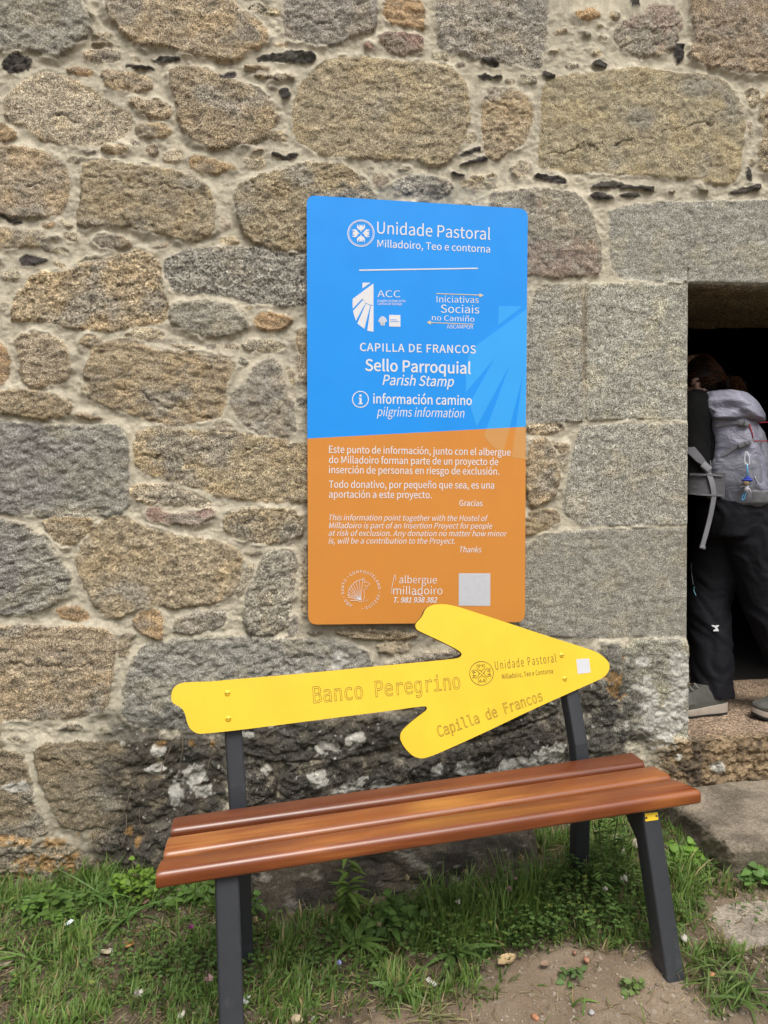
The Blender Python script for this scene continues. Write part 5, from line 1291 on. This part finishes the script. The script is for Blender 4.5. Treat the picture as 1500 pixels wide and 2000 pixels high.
def blob(m, name, voxel, mat, parent, smooth=6, disp=None):
    me = bpy.data.meshes.new('t'); me.from_pydata(m.V, [], m.F); o = bpy.data.objects.new('t', me); COL.objects.link(o)
    md = o.modifiers.new('r', 'REMESH'); md.mode = 'VOXEL'; md.voxel_size = voxel
    if smooth: ms = o.modifiers.new('s', 'SMOOTH'); ms.iterations = smooth; ms.factor = .5
    bpy.context.view_layer.update(); e = bpy.data.meshes.new_from_object(o.evaluated_get(bpy.context.evaluated_depsgraph_get()))
    V = np.zeros(len(e.vertices) * 3); e.vertices.foreach_get('co', V); V = V.reshape(-1, 3); N = np.zeros(len(V) * 3); e.vertices.foreach_get('normal', N); N = N.reshape(-1, 3)
    F = [tuple(p.vertices) for p in e.polygons]; bpy.data.objects.remove(o)
    if disp is not None: V = V + N * disp(V)[:, None]
    return obj(name, V, F, mat, parent, True)
FD = unit([-.80, .60, 0]); SD = np.array([FD[1], -FD[0], 0]) * -1      # facing, and the person's left side (towards the camera)
SD = unit([-.60, -.80, 0])
fl1 = on_z(1392, 1388, ZS); fl2 = on_z(1490, 1412, ZS)
hipc = at(1428, 985, 2.82); chest = at(1392, 860, 2.86); neckb = at(1366, 790, 2.88); headc = at(1358, 750, 2.92)
hipL, hipR = hipc + SD * .075 + np.array([.05, 0, 0]), hipc - SD * .075 - np.array([.03, 0, 0])
an1 = fl1 + NZ * .085; an2 = on_z(1469, 1404, ZS) + NZ * .095 + np.array([.215, .01, 0])
kn1 = hipR * .48 + an1 * .52 + FD * .035; kn2 = hipL * .46 + an2 * .54 + FD * .03
M_SKIN = plain('skin', (.46, .27, .19), .55, .05, 40)
person = empty('person', (fl1 + fl2) / 2, 'person with tied back brown hair in black jacket and trousers stepping into the doorway', 'person')
def hand(m, wr, d, curl, thumb):
    d = unit(d); s_ = unit(np.cross(d, curl)); c = wr + d * .05
    loft(m, [wr - d * .01, wr + d * .03, wr + d * .085], [.022, .036, .040], [.016, .015, .012], s_, 12, 3)
    for i, (o_, L_) in enumerate(((-.030, .062), (-.010, .074), (.011, .069), (.030, .052))):
        b_ = wr + d * .08 + s_ * o_; m.tube(spline([b_, b_ + d * L_ * .45 + curl * .006, b_ + d * L_ * .78 + curl * .024, b_ + d * L_ * .92 + curl * .044], 4), np.linspace(.0088, .0068, 13), 8)
    b_ = wr + d * .025 + s_ * .03 * thumb; m.tube(spline([b_, b_ + s_ * thumb * .022 + d * .024, b_ + s_ * thumb * .026 + d * .05 + curl * .016], 4), np.linspace(.0105, .008, 9), 8)
shL, shR = neckb + SD * .15 - NZ * .02, neckb - SD * .15 - NZ * .02
elL, elR = shL + np.array([-.03, -.02, -.27]) - FD * .01 + SD * .03, shR + np.array([0, .02, -.27]) + FD * .02
wrL, wrR = elL + FD * .20 - SD * .05 + NZ * .03, elR + FD * .21 + SD * .05 + NZ * .04
m = MB()
loft(m, [hipc - NZ * .06, hipc + NZ * .05, (hipc + chest) / 2, chest, neckb - NZ * .03], [.14, .13, .12, .14, .10], [.09, .085, .085, .09, .06], SD)
loft(m, [neckb - NZ * .06, neckb + NZ * .02, headc - NZ * .02], [.055, .048, .046], [.055, .05, .05], SD)
HU = unit(headc - neckb + NZ * .15); HF = unit(FD - HU * np.dot(FD, HU)); HX = np.array([HF, SD, HU])
m.ball(headc + HU * .02, (.094, .074, .105), 24, 16, HX); m.ball(headc + HF * .04 - HU * .055, (.052, .05, .05), 16, 12, HX)
m.ball(headc + HF * .100 - HU * .012, (.018, .012, .022), 10, 8, HX); m.ball(headc + HF * .088 - HU * .052, (.010, .022, .009), 10, 8, HX)
for s_ in (1, -1):
    m.ball(headc + SD * s_ * .075 - HU * .005 - HF * .01, (.018, .008, .028), 10, 8, HX); m.ball(headc + HF * .086 + SD * s_ * .030 + HU * .018, (.008, .014, .009), 10, 8, HX)
for a_, b2_, w2_, th in ((shL, elL, wrL, 1), (shR, elR, wrR, -1)):
    loft(m, [a_, a_ * .5 + b2_ * .5, b2_, b2_ * .5 + w2_ * .5, w2_], [.05, .043, .038, .036, .024], [.05, .043, .038, .034, .020], SD, 14)
    hand(m, w2_, FD + NZ * .05, -NZ + FD * .1, -th)
for h_, k_, a_ in ((hipL, kn2, an2), (hipR, kn1, an1)):
    loft(m, [h_, h_ * .5 + k_ * .5, k_, k_ * .5 + a_ * .5, a_], [.078, .070, .053, .050, .036], [.078, .070, .055, .052, .040], SD, 14)
    loft(m, [a_ - NZ * .01, a_ - NZ * .045 + np.array([-.07, 0, 0]), a_ - NZ * .055 + np.array([-.11, 0, 0])], [.035, .036, .03], [.035, .022, .016], SD, 12)
body = blob(m, 'body', .0065, M_SKIN, person, 3)
# clothes
def cloth(name, col, rough, bump=.25):
    b = NB(name); co = b.coord(); b.set(b.scalecol(col, b.rng(b.noise(co, 14, 4), .3, .7, .8, 1.25)), rough); b.put(b.b.inputs['Specular IOR Level'], .2)
    b.bump(b.math('ADD', b.math('MULTIPLY', b.noise(b.mapping(co, (8, 8, 22)), 1, 3, dist=.6), 1.0), b.math('MULTIPLY', b.noise(co, 700, 2), .06)), bump, .012); return b.m
def folds(freq, amp, seed):
    def f(V):
        q = V[:, 2] * freq + 11 * (V[:, 0] - .8 * V[:, 1]) + 2 * pn(V[:, 2] * 6, V[:, 0] * 8, seed + 3); s_ = V[:, 0] * 9 + V[:, 1] * 7 - V[:, 2] * 4 + seed
        return amp * fbm(q, s_, 3, seed, .5)
    return f
m = MB()
loft(m, [hipc - NZ * .10, hipc, (hipc + chest) / 2, chest, neckb + NZ * .01], [.165, .158, .15, .170, .105], [.115, .115, .115, .115, .078], SD, 24)
loft(m, [neckb - NZ * .05, neckb + NZ * .02, neckb + NZ * .045 + FD * .004], [.085, .066, .062], [.08, .066, .062], SD, 18)
for a_, b2_, w2_ in ((shL, elL, wrL), (shR, elR, wrR)):
    loft(m, [neckb - NZ * .05 + (a_ - neckb) * .4, a_, a_ * .5 + b2_ * .5, b2_, b2_ * .5 + w2_ * .5, w2_ * .97 + b2_ * .03], [.07, .068, .060, .054, .050, .040], [.07, .068, .060, .054, .050, .038], SD, 16)
blob(m, 'jacket', .009, cloth('black jacket', (.002, .002, .0022), .85), person, 5, folds(11, .004, 3))
m = MB()
loft(m, [hipc + NZ * .06, hipc - NZ * .03, hipc - NZ * .12], [.150, .172, .165], [.110, .125, .115], SD, 24)
loft(m, [hipR + NZ * .02, hipR * .55 + kn1 * .45, kn1, kn1 * .5 + an1 * .5, an1 - NZ * .035], [.105, .098, .080, .078, .080], [.105, .096, .082, .080, .082], SD, 20)
loft(m, [hipL + NZ * .02, hipL * .55 + kn2 * .45, kn2, kn2 * .5 + an2 * .5, an2 - NZ * .03], [.105, .100, .084, .080, .078], [.105, .098, .084, .080, .080], SD, 20)
trousers = blob(m, 'trousers', .008, cloth('black hiking trousers', (.008, .008, .011), .75, .35), person, 5, folds(15, .0065, 8))
tt = bvh(trousers)
M_EMB = plain('white embroidery', (.72, .72, .76), .7)
m = MB(); E_ = [(1389, 1221.3), (1393, 1220.5), (1397, 1222), (1400, 1220.8), (1405, 1221), (1403.5, 1223.5), (1400.5, 1225.5), (1403, 1229), (1404, 1232.7), (1393, 1233), (1394, 1230), (1397.5, 1228.5), (1396, 1225.5), (1392, 1224)]
c_ = hit(tt, 1397, 1227, .004); nn = unit(CAM - c_); m.slab([on_plane(x, y, c_, nn) for x, y in E_], nn, .004); m.build('logo', M_EMB, trousers)
m = MB(); zp = [hit(tt, x, y, .001) for x, y in [(1350, 1100), (1351, 1120), (1354, 1142)]]; m.tube(zp, .0016, 6); m.build('zip', plain('grey zip', (.16, .16, .17), .5), trousers)
m = MB(); m.tube([hit(tt, x, y, .003) for x, y in [(1356, 1146), (1355, 1153), (1359, 1163)]], .0022, 6); m.build('zip_pull', plain('teal cord', (.10, .30, .36), .5), trousers)
# hair: cap of combed strands and a loose ponytail
b = NB('brown hair'); co = b.coord(); st_ = b.noise(co, 160, 3, .6); b.set(b.scalecol(b.ramp(b.noise(b.n('ShaderNodeObjectInfo').outputs['Random'], 1), [(0, (.05, .02, .009)), (1, (.05, .02, .009))]), 1.0), .42); b.set(b.mix(b.attr('tone', 'Fac'), (.008, .0035, .0015), (.10, .037, .012)), .5); b.put(b.b.inputs['Specular IOR Level'], .15); M_HAIR = b.m
m = MB(); m.ball(headc + HU * .020 - HF * .010, (.090, .079, .101), 28, 18, HX)
Vh = np.array(m.V); front = (Vh - headc) @ HF; lowv = (Vh - headc) @ HU
keepf = [f for f in m.F if np.mean([front[i] for i in f]) < .055 and not (np.mean([lowv[i] for i in f]) < -.03 and np.mean([front[i] for i in f]) > -.035)]
hair = obj('hair', Vh, keepf, M_HAIR, person, True)
tie = headc - HF * .112 - HU * .02
r_ = random.Random(2); m = MB()
tone = []
for k in range(300):
    k0 = len(m.V); t = r_.uniform(-2.1, 2.1); e = r_.uniform(.0, 1.0)
    d0 = unit(SD * math.sin(t) * 1.0 + HU * (math.cos(t) * .9 + .1) - HF * (e - .45)); s0 = headc + HU * .022 - HF * .012 + HX.T @ (np.array([.098, .086, .110]) * (HX @ d0))
    mid_ = headc + HU * .018 + unit((s0 - headc) * .7 + (tie - headc)) * .104
    m.tube(spline([s0, mid_, tie + np.array([r_.gauss(0, .006) for _ in range(3)])], 4), .0019, 4); u = r_.random() ** 1.6; tone += [(u, u, u, 1)] * (len(m.V) - k0)
m.build('combed_strand', M_HAIR, hair, True, attrs={'tone': tone})
m = MB(); tone = []
for k in range(170):
    k0 = len(m.V); j = np.array([r_.gauss(0, 1) for _ in range(3)]); e = tie - HF * r_.uniform(.020, .060) + NZ * r_.uniform(-.065, -.01) + j * .013
    m.tube(spline([tie + j * .005, tie - HF * .034 + NZ * .004 + j * .012, e], 4), np.linspace(.0016, .0007, 9), 4); u = r_.random(); tone += [(u, u, u, 1)] * (len(m.V) - k0)
m.build('ponytail', M_HAIR, hair, True, attrs={'tone': tone})
m = MB(); a_ = np.linspace(0, 2 * math.pi, 16); m.tube([tie - HF * .008 + SD * .016 * math.cos(t) + HU * .016 * math.sin(t) for t in a_], .006, 8); m.build('hair_tie', plain('black tie', (.01, .01, .01), .7), hair)
# shoes
M_UP, M_MID, M_OUT = plain('grey olive shoe fabric', (.075, .075, .064), .8, .2, 60, .4, 400), plain('cream midsole', (.42, .37, .31), .6, .1), plain('black rubber', (.018, .018, .018), .7)
def shoe(toe, heel):
    ax = unit(heel - toe); Ln = np.linalg.norm(heel - toe); sx = np.cross(NZ, ax)
    def sl(name, zz0, zz1, grow, mat, parent, flare=0):
        m = MB(); T = np.linspace(0, 1, 22); hwid = np.interp(T, [0, .06, .2, .35, .6, .85, .96, 1], [.004, .030, .045, .049, .039, .036, .030, .006]) * grow
        lift = .018 * np.clip((.22 - T) / .22, 0, 1) ** 2
        V = []
        for t, h_, l_ in zip(T, hwid, lift):
            p = toe + ax * Ln * t + NZ * l_; f0, f1 = (zz0(t), zz1(t)); c = .5 if flare else 1
            V += [p - sx * h_ * .94 + NZ * f0, p + sx * h_ * .94 + NZ * f0, p + sx * h_ + NZ * (f0 * .6 + f1 * .4), p + sx * h_ * c + NZ * f1, p - sx * h_ * c + NZ * f1, p - sx * h_ + NZ * (f0 * .6 + f1 * .4)]
        F = [(i * 6 + k, i * 6 + (k + 1) % 6, i * 6 + 6 + (k + 1) % 6, i * 6 + 6 + k) for i in range(21) for k in range(6)] + [(5, 4, 3, 2, 1, 0), tuple(range(126, 132))]
        return m.add(V, F).build(name, mat, parent, True, sharp=40)
    up = sl('shoe', lambda t: .034, lambda t: float(np.interp(t, [0, .1, .25, .5, .6, .9, 1], [.045, .062, .075, .105, .118, .115, .095])), .98, M_UP, person, 1)
    sl('midsole', lambda t: .010, lambda t: float(np.interp(t, [0, .5, 1], [.030, .036, .050])), 1.06, M_MID, up); sl('outsole', lambda t: .0, lambda t: .0105, 1.03, M_OUT, up)
    m = MB()
    for k in range(4): c = toe + ax * Ln * (.30 + .07 * k) + NZ * (.084 + .012 * k); m.tube([c - sx * .024 - NZ * .008, c + NZ * .003, c + sx * .024 - NZ * .008], .0022, 6)
    m.build('laces', plain('grey lace', (.22, .22, .20), .8), up)
h1 = on_z(1417, 1391, ZS); shoe(h1 + unit([-1, -.05, 0]) * .275, h1)
t2 = on_z(1469, 1404, ZS); shoe(t2, t2 + unit([1, .02, 0]) * .275)

# ---------------------------------------------------------------- backpack
BKD = unit([.78, -.62, 0]); SX = unit([.62, .78, 0]); UPV = unit([-.13, .03, 1])
O = at(1392, 996, 2.72); PW, PD, PH = .325, .19, .455
def fabric(name, col, rough=.6, bump=.3, sc=1.0):
    b = NB(name); co = b.coord(); wr_ = b.noise(b.mapping(co, (9 * sc, 9 * sc, 16 * sc)), 1, 4, .55, dist=1.2)
    b.set(b.scalecol(col, b.rng(b.noise(co, 20, 3), .3, .7, .9, 1.1)), rough); b.bump(b.math('ADD', wr_, b.math('MULTIPLY', b.noise(co, 900, 2), .03)), bump, .02); return b.m
M_PK, M_PKD, M_PKL = fabric('lilac grey nylon', (.265, .265, .335), .5, .75), fabric('dark grey mesh', (.15, .15, .16), .8), fabric('mid grey nylon', (.19, .195, .23), .55, .6)
M_BELT = fabric('charcoal grey padding', (.085, .085, .092), .75, .4); M_WEB = plain('grey webbing', (.21, .21, .23), .8, .1, 200, .4, 700); M_BUCK = plain('grey plastic', (.16, .16, .17), .45); M_RED = plain('red cord', (.42, .012, .022), .6)
def packloft(name, prof, mat, parent, exp=3.2, n=56, wr=.006, seed=0, cs=.5, cb=.5):
    """prof: (u, halfwidth, halfdepth, s offset, b offset) rows; pack axes: SX width, BKD depth, UPV up"""
    prof = np.array(prof, float); tt_ = np.linspace(0, len(prof) - 1, 44); P = np.stack([np.interp(tt_, range(len(prof)), prof[:, i]) for i in range(5)], -1)
    for _ in range(2): P[1:-1] = (P[:-2] + 2 * P[1:-1] + P[2:]) / 4
    V = []
    for u, hw_, hd_, so_, bo_ in P:
        for j in range(n):
            a = 2 * math.pi * j / n; c, s_ = math.cos(a), math.sin(a)
            x = 1.09 * hw_ * math.copysign(abs(c) ** (2 / exp), c); y = hd_ * math.copysign(abs(s_) ** (2 / exp), s_)
            k = 1 + wr / .12 * (.7 * fbm(np.array([u * 16 + c * 1.5]), np.array([s_ * 2.5 + a * .8 + seed]), 3, 60 + seed)[0])
            V.append(O + SX * (PW * cs + so_ + x * k) + BKD * (PD * cb + bo_ + y * k) + UPV * u)
    F = [(i * n + j, i * n + (j + 1) % n, (i + 1) * n + (j + 1) % n, (i + 1) * n + j) for i in range(len(P) - 1) for j in range(n)] + [tuple(range(n))[::-1], tuple(range((len(P) - 1) * n, len(P) * n))]
    return obj(name, V, F, mat, parent, True)
pack = empty('backpack', O + SX * PW / 2 + BKD * PD / 2, 'grey hiking backpack with red cord and clipped straps worn by the person', 'backpack')
bodyp = packloft('pack_body', [(-.005, .05, .03, 0, 0), (.004, .11, .07, 0, .0), (.03, .145, .093, 0, .004), (.10, .152, .098, 0, .004), (.22, .148, .095, 0, 0), (.33, .145, .090, 0, -.004), (.40, .138, .08, 0, -.01), (.42, .12, .06, 0, -.01)], M_PK, pack, 3.4, wr=.012, seed=1)
packloft('lid', [(.345, .146, .098, 0, .002), (.352, .156, .110, -.004, .004), (.38, .160, .112, -.004, .002), (.42, .156, .104, -.004, -.004), (.452, .135, .082, -.004, -.012), (.464, .09, .05, -.004, -.016), (.466, .03, .02, -.004, -.016)], M_PK, pack, 2.8, wr=.018, seed=2)
packloft('base_panel', [(-.008, .06, .04, 0, 0), (.000, .118, .076, 0, .002), (.028, .150, .099, 0, .005), (.07, .156, .103, 0, .006), (.078, .150, .096, 0, .004)], M_PKD, pack, 3.2, wr=.004, seed=5)
packloft('side_pocket', [(.015, .03, .06, -.122, -.016), (.03, .045, .080, -.122, -.012), (.10, .050, .088, -.124, -.006), (.17, .046, .086, -.122, -.002), (.215, .036, .080, -.118, .0), (.222, .03, .075, -.116, .0)], M_PKL, pack, 2.6, wr=.014, seed=7)
packloft('back_frame', [(.03, .10, .016, -.01, -.098), (.05, .142, .022, -.01, -.098), (.20, .146, .022, -.012, -.094), (.34, .140, .022, -.012, -.094), (.355, .10, .016, -.012, -.094)], M_PKD, pack, 3, wr=.003, seed=8)
packloft('front_pocket', [(.08, .06, .016, .02, .086), (.10, .085, .024, .02, .088), (.20, .092, .027, .02, .088), (.30, .085, .022, .02, .082), (.325, .06, .014, .02, .078)], M_PKL, pack, 3, wr=.006, seed=9)
tp = BVHTree.FromPolygons([Vector(np.array(v.co) + wloc(o)) for o in pack.children for v in o.data.vertices], sum([[tuple(i + off for i in p.vertices) for p in o.data.polygons] for o, off in zip(pack.children, np.cumsum([0] + [len(o.data.vertices) for o in pack.children])[:-1])], []))
def HP(px, py, lift=.004): return hit(tp, px, py, lift, 2.58)
def strap(pts, w_, name, parent, mat=None, wdir=UPV, th=.0014, lift=.004):
    m = MB(); m.ribbon(spline([HP(x, y, lift) for x, y in pts], 5), wdir, w_, th); return m.build(name, mat or M_WEB, parent, True, sharp=40)
st1 = strap([(1398, 832), (1412, 829), (1428, 826), (1444, 825), (1460, 828)], .0062, 'compression_strap', pack); st2 = strap([(1409, 889), (1422, 883), (1436, 873), (1450, 867), (1474, 860)], .0068, 'compression_strap', pack)
for st_, (x, y), (x2, y2) in ((st1, (1442, 825), (1462, 829)), (st2, (1443, 871), (1466, 862))):
    m = MB(); m.bar(HP(x, y, .010), HP((x + x2) / 2, (y + y2) / 2, .010), .0095, .004, UPV, .003); m.bar(HP((x + x2) / 2 + 1.5, (y + y2) / 2, .010), HP(x2, y2, .009), .0085, .0035, UPV, .003); m.build('buckle', M_BUCK, st_, True, sharp=40)
m = MB(); m.tube([HP(x, y, .006) for x, y in [(1464, 829), (1480, 826), (1500, 824.5), (1520, 824)]], .0022, 6); m.tube([HP(x, y, .006) for x, y in [(1464, 830), (1468, 842), (1471, 856)]], .0022, 6); m.tube([HP(x, y, .006) for x, y in [(1474, 861), (1490, 861.5), (1505, 861), (1525, 860)]], .0022, 6); m.build('red_cord', M_RED, pack, True)
m = MB(); m.tube([HP(x, y, .003) for x, y in [(1470, 790), (1466, 806), (1468, 822)]], .0012, 5); m.tube([HP(x, y, .003) for x, y in [(1474, 930), (1478, 942), (1500, 952), (1515, 953)]], .0018, 5); m.build('piping', plain('pale piping', (.45, .45, .48), .6), pack, True)
# hip belt, shoulder straps and the hanging strap end
def free(pts, w_, name, mat, wdir, th, k=6): m = MB(); m.ribbon(spline([at(*q) for q in pts], k), wdir, w_, th); return m.build(name, mat, pack, True, sharp=40)
free([(1412, 948, 2.665), (1392, 947, 2.645), (1370, 946, 2.645), (1348, 945, 2.67), (1325, 944, 2.74)], [.046, .044, .042, .040, .036], 'hip_belt', M_BELT, (.06, .05, 1), .010)
free([(1410, 930, 2.645), (1392, 928, 2.628), (1370, 927, 2.628), (1348, 927, 2.655)], .0028, 'belt_piping', M_PKD, (0, 0, 1), .003)
free([(1410, 968, 2.645), (1392, 967, 2.628), (1370, 966, 2.628), (1348, 964, 2.655)], .0028, 'belt_piping', M_PKD, (0, 0, 1), .003)
free([(1339, 868, 2.70), (1352, 882, 2.665), (1366, 897, 2.645), (1378, 908, 2.635)], [.019, .018, .016, .008], 'shoulder_strap', M_BELT, (.75, .1, .7), .005)
free([(1322, 800, 2.76), (1342, 790, 2.72), (1362, 786, 2.72), (1380, 790, 2.70), (1396, 800, 2.68)], [.020, .020, .018, .012, .008], 'shoulder_strap', M_PKL, (.25, .9, .15), .005)
free([(1376, 908, 2.632), (1383, 922, 2.628), (1391, 945, 2.625), (1394, 968, 2.63), (1390, 995, 2.635), (1384, 1022, 2.64), (1377, 1048, 2.64), (1371, 1070, 2.64)], .0105, 'hanging_strap', M_WEB, (1, .1, .25), .0016)
m = MB(); m.bar(at(1372, 906, 2.628), at(1386, 918, 2.622), .014, .005, (.7, .1, .7), .004); m.build('buckle', M_BUCK, pack, True, sharp=40)
m = MB(); m.bar(at(1367, 1067, 2.637), at(1377, 1070.5, 2.637), .006, .004, (0, 0, 1), .002); m.build('strap_end', M_WEB, pack, True)
# little doll on a carabiner hanging from the pack
c0 = HP(1459, 900, .030); charm = empty('doll_charm', c0, 'small doll charm with blue hat hanging from the grey backpack by a white carabiner', 'charm')
dz_ = lambda px, py: on_plane(px, py, c0, unit(CAM - c0))
m = MB(); m.tube(spline([dz_(x, y) for x, y in [(1457, 882), (1454.5, 890), (1454.5, 903), (1458.5, 907), (1463, 906), (1463.5, 896), (1460, 886)]], 5, True), .0024, 8); m.build('carabiner', plain('white enamel', (.66, .68, .72), .35), charm, True)
m = MB(); m.tube([dz_(x, y) for x, y in [(1459, 907), (1460, 920), (1460, 935)]], .0028, 8); m.tube(spline([dz_(x, y) for x, y in [(1456, 960), (1450, 970), (1449, 976), (1453, 975), (1457, 962)]], 4), .0022, 6); m.build('cord', plain('sky blue cord', (.10, .36, .62), .6), charm, True)
m = MB(); m.ball(dz_(1459.5, 938), (.019, .019, .0065), 18, 10); m.ball(dz_(1460, 935.5), (.012, .012, .010), 14, 8); m.build('hat', plain('blue felt', (.015, .04, .30), .8), charm, True)
m = MB(); m.ball(dz_(1457.5, 942) - BKD * 0 + unit(CAM - c0) * .006, .0115, 14, 10); m.build('head', plain('beige bead', (.45, .33, .18), .6), charm, True)
m = MB(); m.tube([dz_(1458.5, 948), dz_(1457, 960)], [.0065, .0085], 10); m.tube([dz_(1458, 950), dz_(1452, 949.5), dz_(1446, 951.5)], .0022, 6); m.tube([dz_(1459, 950), dz_(1464, 956), dz_(1467, 963)], .0022, 6); m.build('body', plain('white cord doll', (.62, .60, .66), .8), charm, True)
